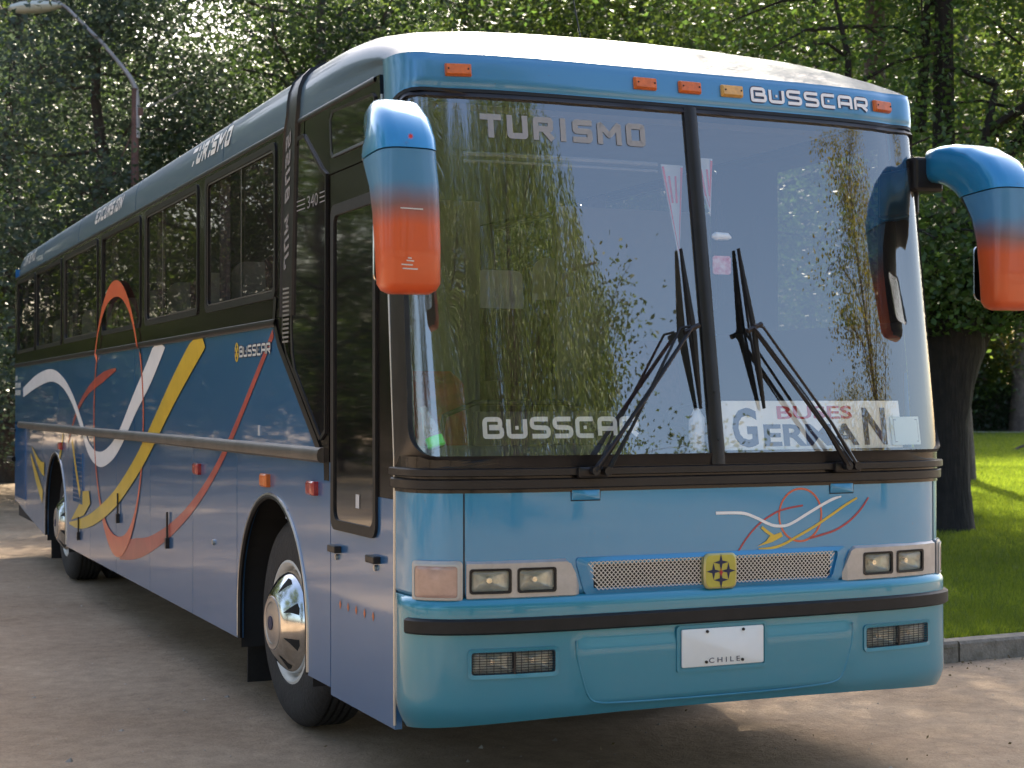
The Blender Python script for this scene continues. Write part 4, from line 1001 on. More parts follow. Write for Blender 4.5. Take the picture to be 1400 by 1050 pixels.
# ---- wipers
def wiper(sg, piv, piv2, elbow, b0, b1, b2, cap):
    root = MB(); F = FX
    base_ = MB(); a, b_ = cap
    base_.loft([ML(FX, rr(a, 1.256, b_, 1.30, .01, 3, 3), .02), ML(FX, rr(a, 1.256, b_, 1.30, .01, 3, 3), .045), ML(FX, rr(a+.01, 1.264, b_-.01, 1.292, .01, 3, 3), .05)])
    base_.tube([F(*piv, .03), F(*piv, .085)], .018, 10); base_.tube([F(*piv2, .03), F(*piv2, .085)], .018, 10)
    wp = part(base_, 'wiper', TRIM, smooth=True, auto=30)
    mb = MB(); ex, ez = elbow
    mb.tube([F(*piv, .075), F(piv[0]+(ex-piv[0])*.25, piv[1]+(ez-piv[1])*.25, .085), F(ex, ez, .07)], [.014, .009, .007], 6)
    # paired parallel rod
    ex2 = ex-sg*.05
    mb.tube([F(*piv2, .075), F(piv2[0]+(ex2-piv2[0])*.3, piv2[1]+(ez-.01-piv2[1])*.3, .09), F(ex2, ez+.005, .075), F(ex, ez+.015, .075)], [.011, .007, .006, .006], 6)
    mb.tube([F(piv[0]+sg*.0, piv[1]+.02, .10), F((piv[0]+ex)/2, (piv[1]+ez)/2+.0, .105), F(ex, ez, .085)], [.005, .004, .005], 5)
    mb.tube([F(ex-.03, ez-.012, .07), F(ex+.045, ez+.02, .07)], .012, 6)
    part(mb, 'wiper_arm', TRIM, wp, smooth=True)
    mb = MB(); bx = [b0, ((b0[0]*.5+b1[0]*.5), (b0[1]+b1[1])/2), b1, ((b1[0]+b2[0])/2, (b1[1]+b2[1])/2), b2]
    mb.tube([F(b0[0], b0[1], .022), F(b1[0], b1[1], .024), F(b2[0], b2[1], .022)], .006, 6)
    mb.tube([F(*p, o) for p, o in zip(bx, (.030, .045, .062, .045, .030))], [.004, .010, .014, .010, .004], 6)
    part(mb, 'wiper_blade', RUBBER, wp, smooth=True)
wiper(1, (-.60, 1.285), (-.545, 1.283), (-.115, 1.855), (-.103, 2.211), (-.095, 1.86), (-.068, 1.53), (-.66, -.53))
wiper(-1, (.62, 1.285), (.665, 1.285), (.195, 1.865), (.185, 2.222), (.205, 1.86), (.245, 1.53), (.575, .71))

# ------------------------------------------------------------------ interior
mb = MB(); mb.box(-1.24, .25, .62, 1.24, 1.16, .66); mb.box(-.62, 1.16, .62, .62, 1.6, .66); mb.box(-1.24, 1.6, 1.20, 1.24, 12.45, 1.24); mb.box(-1.24, 1.58, 1.12, 1.24, 1.6, 1.26); mb.box(-1.24, 12.45, 1.0, 1.24, 12.5, 2.9); part(mb, 'cabin_floor', DASH)
mb = MB(); mb.box(-1.2, .6, 2.90, 1.2, 12.4, 2.93); part(mb, 'cabin_ceiling', PANELG)
# dashboard follows windscreen
mb = MB(); rows = []
for x in np.linspace(-1.26, 1.26, 30):
    p_ = FX(x, 1.33, -.03); bulge = .07*math.exp(-((x-.62)/.26)**4)
    rows.append([Vector((p_.x*.985, p_.y+.01, 1.325)), Vector((p_.x*.97, p_.y+.12, 1.345)), Vector((p_.x*.95, .22, 1.36+bulge)), Vector((p_.x*.95, .42, 1.37+bulge*1.6)), Vector((p_.x*.95, .50, 1.32)), Vector((p_.x*.95, .52, .66))])
mb.grid(rows); part(mb, 'dashboard', DASH, smooth=True)
# steering wheel
mb = MB(); c = Vector((.62, .72, 1.42)); ax = Vector((0, -.55, .83)).normalized(); u_ = Vector((1, 0, 0)); v_ = ax.cross(u_)
mb.tube([c+(u_*math.cos(a)+v_*math.sin(a))*.23 for a in np.linspace(0, 2*math.pi, 33)], .014, 8, cap=False)
mb.tube([c, c-ax*.35], .035, 8)
for a in (0.3, math.pi-.3, -math.pi/2): mb.tube([c, c+(u_*math.cos(a)+v_*math.sin(a))*.23], .012, 6)
part(mb, 'steering_wheel', TRIM, smooth=True)
# passenger-side rail and cabinet, partition, sun blind
mb = MB(); mb.tube([(-.9, .62, 1.2), (-.85, .6, 1.50), (-.7, .6, 1.56), (-.25, .6, 1.56), (-.1, .6, 1.50), (-.08, .6, 1.2)], .014, 8); part(mb, 'grab_rail', TRIM, smooth=True)
def seat(x, y, mat, h=.68, z0=1.24, cover=True, name='passenger_seat'):
    mb = MB(); mb.loft([[Vector((a, b_, z0+.30)) for a, b_ in rr(x-.22, y-.25, x+.22, y+.22, .06, 3, 2)], [Vector((a, b_, z0+.45)) for a, b_ in rr(x-.22, y-.25, x+.22, y+.22, .06, 3, 2)]], capstart=True)
    prof_ = [(y+.16, .40), (y+.22, .62), (y+.27, .9), (y+.30, z0*0+h+.42)]
    lo = []
    for yy, zz in prof_:
        lo.append([Vector((a, yy+b_, z0+zz)) for a, b_ in rr(x-.21, -.05, x+.21, .06, .04, 3, 2)])
    top = [Vector((x+(q.x-x)*.7, q.y, q.z+.05)) for q in lo[-1]]
    mb.loft(lo+[top], capstart=True); o = part(mb, name, mat, smooth=True, auto=50)
    if cover:
        mb = MB(); zt_ = z0+h+.42
        for dy in (-.058, .068):
            mb.loft([[Vector((q[0], y+.285+dy*(1), q[1])) for q in rr(x-.19, zt_-.24, x+.19, zt_+.06, [.01, .01, .09, .09], 4, 2)], [Vector((q[0], y+.285+dy*1.08, q[1])) for q in rr(x-.188, zt_-.238, x+.188, zt_+.058, [.01, .01, .09, .09], 4, 2)]], capstart=True)
        part(mb, 'headrest_cover', CLOTH, o)
    return o
for i in range(11):
    y = 2.05+i*.92
    for x in (-1.0, -.54, .54, 1.0): seat(x, y, FABRIC)
seat(.62, 1.15, FABRIC, h=.62, z0=.8, cover=False, name='driver_seat')
seat(-.62, 1.2, REDFAB, h=.5, z0=.75, cover=False, name='guide_seat')
mb = MB(); mb.box(-1.15, 1.62, 1.2, -.25, 1.65, 2.62); mb.box(.2, 1.62, 1.2, 1.15, 1.65, 2.62); part(mb, 'partition', PANELG)
for F in (FL, FRt):
    for k, (a, b_) in enumerate(wins):
        for yy in (b_-.30, a+.06):
            mb = MB(); n = 14; rows = []
            for j in range(n+1):
                y = yy+.24*j/n; d = .012*math.sin(j*2.2); rows.append([F(y, 2.90, -.07+d), F(y, 2.5, -.07+d*1.3), F(y, 2.09, -.07+d)])
            mb.grid(rows); part(mb, 'curtain', CURT, smooth=True)
# bands visible at the top of windscreen: blind rail and TURISMO lettering on glass
mb = MB(); mb.tube([FX(x, 2.60, -.06) for x in np.linspace(-1.05, -.14, 12)], .010, 6); mb.tube([FX(x, 2.57, -.06) for x in np.linspace(-1.05, -.14, 12)], .006, 6); part(mb, 'blind_rail', PANELG, smooth=True)
mb = MB(); block_word(mb, FX, 'TURISMO', -.985, 2.652, .76, .10, .025, .0065, gap=.26); part(mb, 'windscreen_lettering', pmat('translucent_letter', (.28, .28, .28), .5))

# ------------------------------------------------------------------ loose things behind the windscreen
def board(name, x0, x1, z0, z1, inset, mat, label, cat):
    def F(u, v, o): return FX(u, v, -inset-.0+o)
    mb = MB(); n = 14; xs = np.linspace(x0, x1, n+1)
    mb.grid([[F(x, z0, 0), F(x, z1, 0), F(x, z1, -.006), F(x, z0, -.006)] for x in xs], closed_v=True)
    mb.cap([F(x0, z0, 0), F(x0, z1, 0), F(x0, z1, -.006), F(x0, z0, -.006)]); mb.cap([F(x1, z0, 0), F(x1, z1, 0), F(x1, z1, -.006), F(x1, z0, -.006)])
    o = mb.build(name, mat); tag(o, label, cat); return o, F
o, F = board('destination_board', .035, 1.03, 1.362, 1.572, .035, CREAM, 'cream board with red and navy lettering behind the right windscreen pane', 'sign')
mb = MB(); text_on(mb, F, 'BUSES', .345, 1.492, .40, .058, .0015, bold=.02); mb.build('red_lettering', REDINK, o)
mb = MB(); text_on(mb, F, 'G', .115, 1.372, .125, .17, .0015, bold=.03); text_on(mb, F, 'ERMA', .27, 1.376, .50, .095, .0015, bold=.03); text_on(mb, F, 'N', .80, 1.376, .135, .165, .0015, bold=.03)
mb.build('navy_lettering', NAVY, o)
o, F = board('permit_card', .955, 1.145, 1.372, 1.498, .022, pmat('pale_green_card', (.55, .62, .56), .5, var=.05), 'small pale framed card at the lower right corner of the windscreen', 'card')
mb = MB(); ribbon(mb, F, [(.97, 1.386, .004), (1.13, 1.386, .004), (1.13, 1.484, .004), (.97, 1.484, .004), (.97, 1.39, .004)], .0012, smooth=False); mb.build('card_border', DASH, o)
o, F = board('name_board', -1.07, -.29, 1.395, 1.532, .05, pmat('black_board', (.012, .012, .012), .5), 'long black board with pale square letters standing on the dashboard', 'sign')
mb = MB(); square_word(mb, F, 'BUSSCAR', -1.03, 1.422, .70, .088, .019, .0015, gap=.12); mb.build('pale_lettering', WHITE, o, recalc=False)
def pennant(x, z, w_, h_, tilt, label):
    mb = MB(); 
    def F(u, v, o): return FX(x+u*math.cos(tilt)-v*math.sin(tilt)*.3, z+v, -.05+o)
    mb.add([F(-w_/2, 0, 0), F(w_/2, 0, 0), F(.0, -h_, 0), F(-w_/2, 0, -.004), F(w_/2, 0, -.004), F(0, -h_, -.004)], [(0, 2, 1), (3, 4, 5), (0, 1, 4, 3), (1, 2, 5, 4), (2, 0, 3, 5)])
    o = mb.build('pennant', pmat('pennant_cloth', (.42, .42, .42), .8) if 'pennant_cloth' not in bpy.data.materials else bpy.data.materials['pennant_cloth']); tag(o, label, 'pennant', 'pennants hung inside the windscreen')
    mb = MB(); ribbon(mb, F, [(-w_/2+.008, -.01, .012), (0, -h_+.04, .012), (w_/2-.008, -.01, .012)], .002, smooth=False)
    ribbon(mb, F, [(-.02, -.05, .01), (-.012, -.17, .01)], .0024, smooth=False); ribbon(mb, F, [(.012, -.05, .01), (.008, -.17, .01)], .0024, smooth=False)
    mb.build('pennant_stripes', REDINK, o)
pennant(-.07, 2.60, .11, .42, 0, 'long white and red pennant hanging left of the windscreen divider')
pennant(.09, 2.64, .10, .26, .2, 'short white and red pennant hanging right of the windscreen divider')
# small white suction figure and red badge
mb = MB(); p_ = FX(.13, 2.285, -.02); mb.tube([p_+Vector((-.045, 0, 0)), p_+Vector((-.03, -.004, 0)), p_+Vector((.03, -.004, 0)), p_+Vector((.05, 0, -.004))], [.008, .018, .016, .005], 10)
tag(mb.build('air_freshener', WHITE, smooth=True), 'small white oval charm stuck on glass right of the divider', 'charm')
mb = MB(); p_ = FX(.13, 2.16, -.03); mb.loft([[p_+Vector((a, 0, b_)) for a, b_ in rr(-.05, -.04, .04, .04, .012)], [p_+Vector((a, -.008, b_)) for a, b_ in rr(-.05, -.04, .04, .04, .012)]], capstart=True)
o = mb.build('window_sticker', pmat('pink_sticker', (.5, .06, .12), .5, col2=(.7, .55, .6), vscale=30)); tag(o, 'pink and white sticker on the glass behind the right wiper tip', 'sticker')
# bottle with green liquid leaning in the left corner
GL = glassmat('clear_plastic', (.85, .92, .88), 1.45, 2, haze=.7)
b0 = FX(-1.225, 1.385, -.05); b1 = FX(-1.275, 1.545, -.04); dv = (b1-b0)
def along(t_): return b0+dv*t_
mb = MB(); mb.tube([along(q) for q in (0, .04, .5, .72, .9, .9, 1)], [.030, .036, .034, .022, .013, .016, .015], 14)
o = mb.build('plastic_bottle', GL, smooth=True); tag(o, 'clear plastic bottle with green liquid leaning in lower left windscreen corner', 'bottle')
mb = MB(); mb.tube([along(q) for q in (.0, .04, .26)], [.030, .0385, .0375], 14); mb.build('green_liquid', pmat('green_liquid', (.08, .85, .10), .2, coat=.5), o, smooth=True)
p_ = FX(-.055, 1.355, -.06); mb = MB(); mb.tube([p_, p_+Vector((0, 0, .01)), p_+Vector((0, .0, .15)), p_+Vector((0, 0, .17)), p_+Vector((0, 0, .19))], [.028, .034, .034, .02, .012], 14)
o = mb.build('white_bottle', pmat('white_plastic', (.75, .77, .78), .4, var=.05), smooth=True); tag(o, 'white plastic bottle standing beside the windscreen divider', 'bottle')

# ================================================================== surroundings
GZ = -.12
_before = set(bpy.data.objects)
rng = np.random.default_rng(7)
def leafmat(name, c1, c2, trans=.45, c3=None):
    m = bpy.data.materials.new(name); m.use_nodes = True; t = m.node_tree; t.nodes.clear(); L = t.links.new
    out = t.nodes.new('ShaderNodeOutputMaterial'); geo = t.nodes.new('ShaderNodeNewGeometry')
    r = t.nodes.new('ShaderNodeValToRGB'); r.color_ramp.elements[0].color = (*c1, 1); r.color_ramp.elements[1].color = (*c2, 1)
    L(geo.outputs['Random Per Island'], r.inputs[0])
    n = t.nodes.new('ShaderNodeTexNoise'); n.inputs['Scale'].default_value = .5; n.inputs['Detail'].default_value = 2
    tc = t.nodes.new('ShaderNodeTexCoord'); L(tc.outputs['Object'], n.inputs['Vector'])
    mx = t.nodes.new('ShaderNodeMix'); mx.data_type = 'RGBA'; L(n.outputs['Fac'], mx.inputs[0]); L(r.outputs[0], mx.inputs[6])
    mx.inputs[7].default_value = (*(c3 or tuple(c*.7 for c in c1)), 1)
    d = t.nodes.new('ShaderNodeBsdfPrincipled'); d.inputs['Roughness'].default_value = .5; L(mx.outputs[2], d.inputs['Base Color'])
    tr = t.nodes.new('ShaderNodeBsdfTranslucent')
    hs = t.nodes.new('ShaderNodeHueSaturation'); hs.inputs['Value'].default_value = 4.2; hs.inputs['Saturation'].default_value = 1.05; hs.inputs['Hue'].default_value = .475
    L(mx.outputs[2], hs.inputs['Color']); L(hs.outputs[0], tr.inputs[0])
    ms = t.nodes.new('ShaderNodeMixShader'); ms.inputs[0].default_value = trans; L(d.outputs[0], ms.inputs[1]); L(tr.outputs[0], ms.inputs[2]); L(ms.outputs[0], out.inputs[0])
    return m
LEAF_A = leafmat('leaf_green', (.022, .045, .010), (.060, .088, .016))
LEAF_G = leafmat('leaf_grey_green', (.030, .048, .028), (.055, .078, .045), .3)
LEAF_P = leafmat('leaf_poplar', (.050, .055, .008), (.16, .14, .018), .55)  # yellowed so the leaf colour itself carries the golden sun warmth
LEAF_D = leafmat('leaf_dark', (.014, .030, .010), (.032, .058, .014), .35)
LEAF_W = leafmat('leaf_willow', (.05, .085, .018), (.12, .15, .04), .4)
def bark(name, c1, c2):
    m = pmat(name, c1, .9, col2=c2, vscale=7, bump=0); t = m.node_tree; b = t.nodes['Principled BSDF']
    tc = t.nodes.new('ShaderNodeTexCoord'); mp = t.nodes.new('ShaderNodeMapping'); mp.inputs['Scale'].default_value = (14, 14, 2.2)
    n = t.nodes.new('ShaderNodeTexNoise'); n.inputs['Scale'].default_value = 1; n.inputs['Detail'].default_value = 6; bp = t.nodes.new('ShaderNodeBump'); bp.inputs['Distance'].default_value = .05
    t.links.new(tc.outputs['Object'], mp.inputs[0]); t.links.new(mp.outputs[0], n.inputs['Vector']); t.links.new(n.outputs['Fac'], bp.inputs['Height']); t.links.new(bp.outputs[0], b.inputs['Normal'])
    return m
BARK = bark('bark_brown', (.035, .026, .02), (.09, .07, .055)); BARKP = bark('bark_poplar', (.06, .042, .034), (.14, .105, .085))

def leaves(name, C, size, mat, aspect=.55, hang=0.0, seed=0):
    """one folded kite-shaped face pair per leaf"""
    g = np.random.default_rng(seed); n = len(C)
    d = g.normal(size=(n, 3)); d[:, 2] = d[:, 2]*.6-hang*1.5; d /= np.linalg.norm(d, axis=1)[:, None]
    q = g.normal(size=(n, 3)); s = np.cross(d, q); s /= np.linalg.norm(s, axis=1)[:, None]+1e-9
    nn = np.cross(d, s); L = (size*g.uniform(.65, 1.35, n))[:, None]; Wd = L*aspect*.5
    v0 = C-d*L*.5; v2 = C+d*L*.5; mid = C-d*L*.05
    v1 = mid+s*Wd+nn*Wd*.35; v3 = mid-s*Wd+nn*Wd*.35
    V = np.stack([v0, v1, v2, v3], 1).reshape(-1, 3).astype(np.float32)
    me = bpy.data.meshes.new(name); me.vertices.add(4*n); me.vertices.foreach_set('co', V.ravel())
    me.loops.add(4*n); me.loops.foreach_set('vertex_index', np.arange(4*n, dtype=np.int32))
    me.polygons.add(n); me.polygons.foreach_set('loop_start', np.arange(0, 4*n, 4, dtype=np.int32)); me.polygons.foreach_set('loop_total', np.full(n, 4, dtype=np.int32))
    me.update(); me.validate(); me.materials.append(mat)
    return me
def bez(a, b, c, n):
    return [a*(1-t)**2+b*2*t*(1-t)+c*t*t for t in np.linspace(0, 1, n)]
def wobble(pts, amp, g):
    return [p+(g.normal(size=3)*amp*(0 if i == 0 else 1)) for i, p in enumerate(pts)]
def grow(seed, H, tr, base, rad, shape='round', nl=16, leaf=.075, per=46, blob=.42, mat=None, bk=None, lean=(0, 0), fork=False, droop=0, sub=5):
    """returns (trunk mesh, crown mesh); trunk origin at ground"""
    g = np.random.default_rng(seed); mb = MB(); Cs = []
    top = np.array([lean[0], lean[1], H*.96])
    tp = wobble(bez(np.zeros(3), np.array([lean[0]*.3, lean[1]*.3, H*.5]), top, 12), tr*.25, g)
    k = len(tp); rads = [tr*(1.35 if i == 0 else 1)*(1-.93*(i/(k-1))**1.1) for i in range(k)]
    tp[0][2] = -.1
    mb.tube(tp, rads, 12)
    def env(z):
        u = (z-base)/(H-base)
        if shape == 'round': return rad*math.sqrt(max(.03, 1-(2*u-.9)**2))
        if shape == 'column': return rad*(min(1, .55+u*1.5))*(1-max(0, u-.55)**1.4*1.5)
        return rad*(1-u*.8)
    for i in range(nl):
        u = (i+.5)/nl; z0 = base*.75+(H*.93-base*.75)*u*.97; a = i*2.399+g.uniform(-.5, .5)
        j = z0/(H*.96)*(k-1); j0 = int(min(j, k-2)); o = tp[j0]*(1-(j-j0))+tp[j0+1]*(j-j0)
        up_ = .35 if shape == 'round' else (1.6 if shape == 'column' else -.1)
        Lr = env(min(H*.97, max(z0+.2, base)))*g.uniform(.75, 1.08)
        dirv = np.array([math.cos(a), math.sin(a), 0])
        e = o+dirv*Lr+np.array([0, 0, Lr*up_*g.uniform(.6, 1.2)]); e[2] = min(e[2], H*1.0)
        midp = o+dirv*Lr*.5+np.array([0, 0, Lr*up_*.75+.15])
        lim = wobble(bez(o, midp, e, 7), Lr*.035, g); r0 = max(.018, tr*.30*(1-u*.6))
        mb.tube(lim, [r0*(1-.85*q/6) for q in range(7)], 6)
        for q in range(sub):
            f = .3+.7*(q+.5)/sub; idx = f*6; i0 = int(min(idx, 5)); s0 = lim[i0]*(1-(idx-i0))+lim[i0+1]*(idx-i0)
            dv = g.normal(size=3); dv[2] = abs(dv[2])*.5; dv /= np.linalg.norm(dv); sl_ = Lr*g.uniform(.22, .5)
            e2 = s0+(dv*.8+dirv*.4)*sl_-np.array([0, 0, droop*sl_])
            tw = wobble(bez(s0, (s0+e2)/2+np.array([0, 0, .1*sl_]), e2, 4), .02, g)
            mb.tube(tw, [r0*.35, r0*.25, r0*.15, r0*.08], 4, cap=False)
            for b in np.linspace(.35, 1.05, 3):
                c = s0+(e2-s0)*b+g.normal(size=3)*blob*.5
                Cs.append(c+g.normal(size=(per, 3))*np.array([blob, blob, blob*.65])*g.uniform(.6, 1.15))
    C = np.concatenate(Cs)
    C = C[C[:, 2] > base*.55]
    tm = MB.build(mb, 'trunk', bk or BARK, smooth=True); me = tm.data; bpy.data.objects.remove(tm)
    return me, leaves('crown', C, leaf, mat or LEAF_A, seed=seed+99)
def tree(name, meshes, loc, rot, scale, label, cat, group=None):
    t = empty(name, loc, label, cat, group); t.rotation_euler = (0, 0, rot); t.scale = (scale[0], scale[0], scale[1]) if isinstance(scale, tuple) else (scale,)*3
    for nm, me in zip(('trunk', 'crown'), meshes):
        o = bpy.data.objects.new(nm, me); COL.objects.link(o); o.parent = t
    return t
def at(px, d):  # ground point seen at picture column px, distance d along the ground
    a = YAW+math.atan((px-700)/2226.9); return (CAM.x+d*math.sin(a), CAM.y+d*math.cos(a), 0)

# ---- ground
def dirtmat():
    m = bpy.data.materials.new('packed_dirt'); m.use_nodes = True; t = m.node_tree; L = t.links.new; b = t.nodes['Principled BSDF']; b.inputs['Roughness'].default_value = .95
    geo = t.nodes.new('ShaderNodeNewGeometry')
    def noise(sc, det, rgh=.6):
        n = t.nodes.new('ShaderNodeTexNoise'); n.inputs['Scale'].default_value = sc; n.inputs['Detail'].default_value = det; n.inputs['Roughness'].default_value = rgh; L(geo.outputs['Position'], n.inputs['Vector']); return n
    n1 = noise(.6, 8, .65); n2 = noise(9, 6, .7); n3 = noise(70, 4, .7)
    r = t.nodes.new('ShaderNodeValToRGB'); r.color_ramp.elements[0].position = .32; r.color_ramp.elements[1].position = .68
    r.color_ramp.elements[0].color = (.29, .20, .125, 1); r.color_ramp.elements[1].color = (.46, .345, .235, 1); L(n1.outputs['Fac'], r.inputs[0])
    r2 = t.nodes.new('ShaderNodeValToRGB'); r2.color_ramp.elements[0].position = .35; r2.color_ramp.elements[1].position = .65
    r2.color_ramp.elements[0].color = (.80, .78, .76, 1); r2.color_ramp.elements[1].color = (1.08, 1.06, 1.04, 1); L(n2.outputs['Fac'], r2.inputs[0])
    r3 = t.nodes.new('ShaderNodeValToRGB'); r3.color_ramp.elements[0].position = .3; r3.color_ramp.elements[1].position = .6; r3.color_ramp.elements[0].color = (.78, .76, .74, 1); L(n3.outputs['Fac'], r3.inputs[0])
    m1 = t.nodes.new('ShaderNodeMix'); m1.data_type = 'RGBA'; m1.blend_type = 'MULTIPLY'; m1.inputs[0].default_value = 1; L(r.outputs[0], m1.inputs[6]); L(r2.outputs[0], m1.inputs[7])
    m2 = t.nodes.new('ShaderNodeMix'); m2.data_type = 'RGBA'; m2.blend_type = 'MULTIPLY'; m2.inputs[0].default_value = 1; L(m1.outputs[2], m2.inputs[6]); L(r3.outputs[0], m2.inputs[7])
    L(m2.outputs[2], b.inputs['Base Color'])
    ad = t.nodes.new('ShaderNodeMath'); ad.operation = 'MULTIPLY_ADD'; ad.inputs[1].default_value = .35; L(n3.outputs['Fac'], ad.inputs[0]); L(n2.outputs['Fac'], ad.inputs[2])
    bp = t.nodes.new('ShaderNodeBump'); bp.inputs['Strength'].default_value = .7; bp.inputs['Distance'].default_value = .03; L(ad.outputs[0], bp.inputs['Height']); L(bp.outputs[0], b.inputs['Normal'])
    return m
mb = MB(); xs = np.concatenate([[-600, -200, -60], np.linspace(-14, 14, 71), [60, 200, 600]]); ysg = np.concatenate([[-600, -200, -60], np.linspace(-14, 26, 101), [60, 200, 600]])
def gz(x, y):
    if abs(x) > 13 or y > 25 or y < -13: return 0
    return .012*math.sin(x*1.7+.6*math.sin(y*.8))*math.cos(y*.9)+.006*math.sin(x*5.1+y*3.3)
mb.grid([[(x, y, gz(x, y)-.012) for y in ysg] for x in xs]); tag(mb.build('ground', dirtmat(), smooth=True), kind='structure')
# lawn beyond the kerb
KP = [(90, 8.0), (30, 3.8), (16, 2.8), (8, 2.40), (4, 2.26), (3.1, 2.23), (2.5, 2.36), (2.15, 2.7), (2.0, 3.3), (2.0, 8), (2.1, 16), (2.4, 30), (3.5, 45), (5, 90)]
KC = catmull([(a, b, 0) for a, b in KP], 8)
grassb = bpy.data.materials.new('lawn_soil'); grassb.use_nodes = True
t = grassb.node_tree; b = t.nodes['Principled BSDF']; b.inputs['Roughness'].default_value = .9; geo = t.nodes.new('ShaderNodeNewGeometry')
n = t.nodes.new('ShaderNodeTexNoise'); n.inputs['Scale'].default_value = 1.3; n.inputs['Detail'].default_value = 9; n.inputs['Roughness'].default_value = .75; t.links.new(geo.outputs['Position'], n.inputs['Vector'])
r = t.nodes.new('ShaderNodeValToRGB'); r.color_ramp.elements[0].position = .3; r.color_ramp.elements[1].position = .7; r.color_ramp.elements[0].color = (.035, .06, .008, 1); r.color_ramp.elements[1].color = (.09, .135, .018, 1)
t.links.new(n.outputs['Fac'], r.inputs[0]); t.links.new(r.outputs[0], b.inputs['Base Color'])
n2 = t.nodes.new('ShaderNodeTexNoise'); n2.inputs['Scale'].default_value = 60; t.links.new(geo.outputs['Position'], n2.inputs['Vector']); bp = t.nodes.new('ShaderNodeBump'); bp.inputs['Distance'].default_value = .04; t.links.new(n2.outputs['Fac'], bp.inputs['Height']); t.links.new(bp.outputs[0], b.inputs['Normal'])
mb = MB()
mb.grid([[(p[0], p[1], .085), (p[0]+(100-p[0])*.5, p[1]+(100-p[1])*.5, .085), (100+i*.01, 100+i*.01, .085)] for i, p in enumerate(KC)])
tag(mb.build('lawn', grassb), kind='structure')
mb = MB(); prof = [(-.0, -.05), (-.0, .105), (-.012, .122), (-.13, .125), (-.145, .11), (-.145, -.05)]
KA = np.array([(p[0], p[1]) for p in KC]); KL = np.concatenate([[0], np.cumsum(np.hypot(*np.diff(KA, axis=0).T))])
def kpt(d): return float(np.interp(d, KL, KA[:, 0])), float(np.interp(d, KL, KA[:, 1]))
gk = np.random.default_rng(17); d0 = 0.0
while d0 < KL[-1]-.5:
    near = abs(kpt(d0)[0]) < 16 and kpt(d0)[1] < 20; ln = .98 if near else 6.0; d1 = min(d0+ln, KL[-1]); rows = []; jz = gk.normal()*.005; jx = gk.normal()*.004
    for dd in np.linspace(d0+.006, d1-.006, 5):
        x, y = kpt(dd); a = kpt(max(dd-.05, 0)); c = kpt(min(dd+.05, KL[-1])); dx, dy = c[0]-a[0], c[1]-a[1]; l = math.hypot(dx, dy) or 1; nx, ny = -dy/l, dx/l
        rows.append([(x+nx*(q+jx), y+ny*(q+jx), z+jz) for q, z in prof])
    mb.grid(rows); mb.cap(rows[0]); mb.cap(rows[-1]); d0 = d1
mb.v = mb.v
kerb = mb.build('kerb', pmat('kerb_concrete', (.13, .11, .085), .9, col2=(.29, .25, .20), vscale=9, bump=.5, bscale=45), smooth=True, auto=30); tag(kerb, kind='structure')
# far path edge and sunny path across the lawn
a_ = Vector(at(1270, 80.5)); b_ = Vector(at(1520, 80.5)); n_ = Vector((math.sin(YAW), math.cos(YAW), 0))*.5; mb = MB()
mb.add([a_, b_, b_+n_, a_+n_, a_+Vector((0, 0, .22)), b_+Vector((0, 0, .22)), b_+n_+Vector((0, 0, .22)), a_+n_+Vector((0, 0, .22))], [(4, 5, 6, 7), (0, 1, 5, 4), (1, 2, 6, 5), (2, 3, 7, 6), (3, 0, 4, 7)]); tag(mb.build('path_edge', pmat('pale_concrete', (.35, .33, .3), .9, var=.15)), kind='structure')

# grass blades
def blades(n, seed, fn, hmin=.03, hmax=.075, w_=.006):
    g = np.random.default_rng(seed); xy = fn(g, n); n = len(xy)
    sc = np.clip(np.hypot(xy[:, 0]-CAM.x, xy[:, 1]-CAM.y)/14, 1, 4); a = g.uniform(0, 2*math.pi, n); h = g.uniform(hmin, hmax, n)*(.5+.5*sc); le = g.normal(size=(n, 2))*.35
    bx = np.stack([np.cos(a), np.sin(a)], 1)*w_*sc[:, None]; z0 = np.full((n, 1), .083)
    v0 = np.concatenate([xy-bx, z0], 1); v1 = np.concatenate([xy+bx, z0], 1); v2 = np.concatenate([xy+le*h[:, None], z0+h[:, None]], 1)
    V = np.stack([v0, v1, v2], 1).reshape(-1, 3).astype(np.float32); me = bpy.data.meshes.new('grass')
    me.vertices.add(3*n); me.vertices.foreach_set('co', V.ravel()); me.loops.add(3*n); me.loops.foreach_set('vertex_index', np.arange(3*n, dtype=np.int32))
    me.polygons.add(n); me.polygons.foreach_set('loop_start', np.arange(0, 3*n, 3, dtype=np.int32)); me.polygons.foreach_set('loop_total', np.full(n, 3, dtype=np.int32)); me.update(); me.validate()
    me.materials.append(leafmat('grass_blade', (.035, .065, .008), (.105, .15, .018), .5)); return me
def gfn(g, n):
    # denser close to the viewer; wedge seen right of the bus
    d = 9.6*(82/9.6)**g.uniform(0, 1, n); px = g.uniform(1225, 1440, n); a = YAW+np.arctan((px-700)/2226.9)
    xy = np.stack([CAM.x+d*np.sin(a), CAM.y+d*np.cos(a)], 1)
    keep = (xy[:, 1] > np.where(xy[:, 0] > 3, 2.42+.02*(xy[:, 0]-3), 3.2)) & (xy[:, 0] > 2.2); return xy[keep]
o = bpy.data.objects.new('grass', blades(230000, 5, gfn)); COL.objects.link(o); tag(o, 'short green lawn grass growing beyond the concrete kerb', 'grass', kind='stuff')
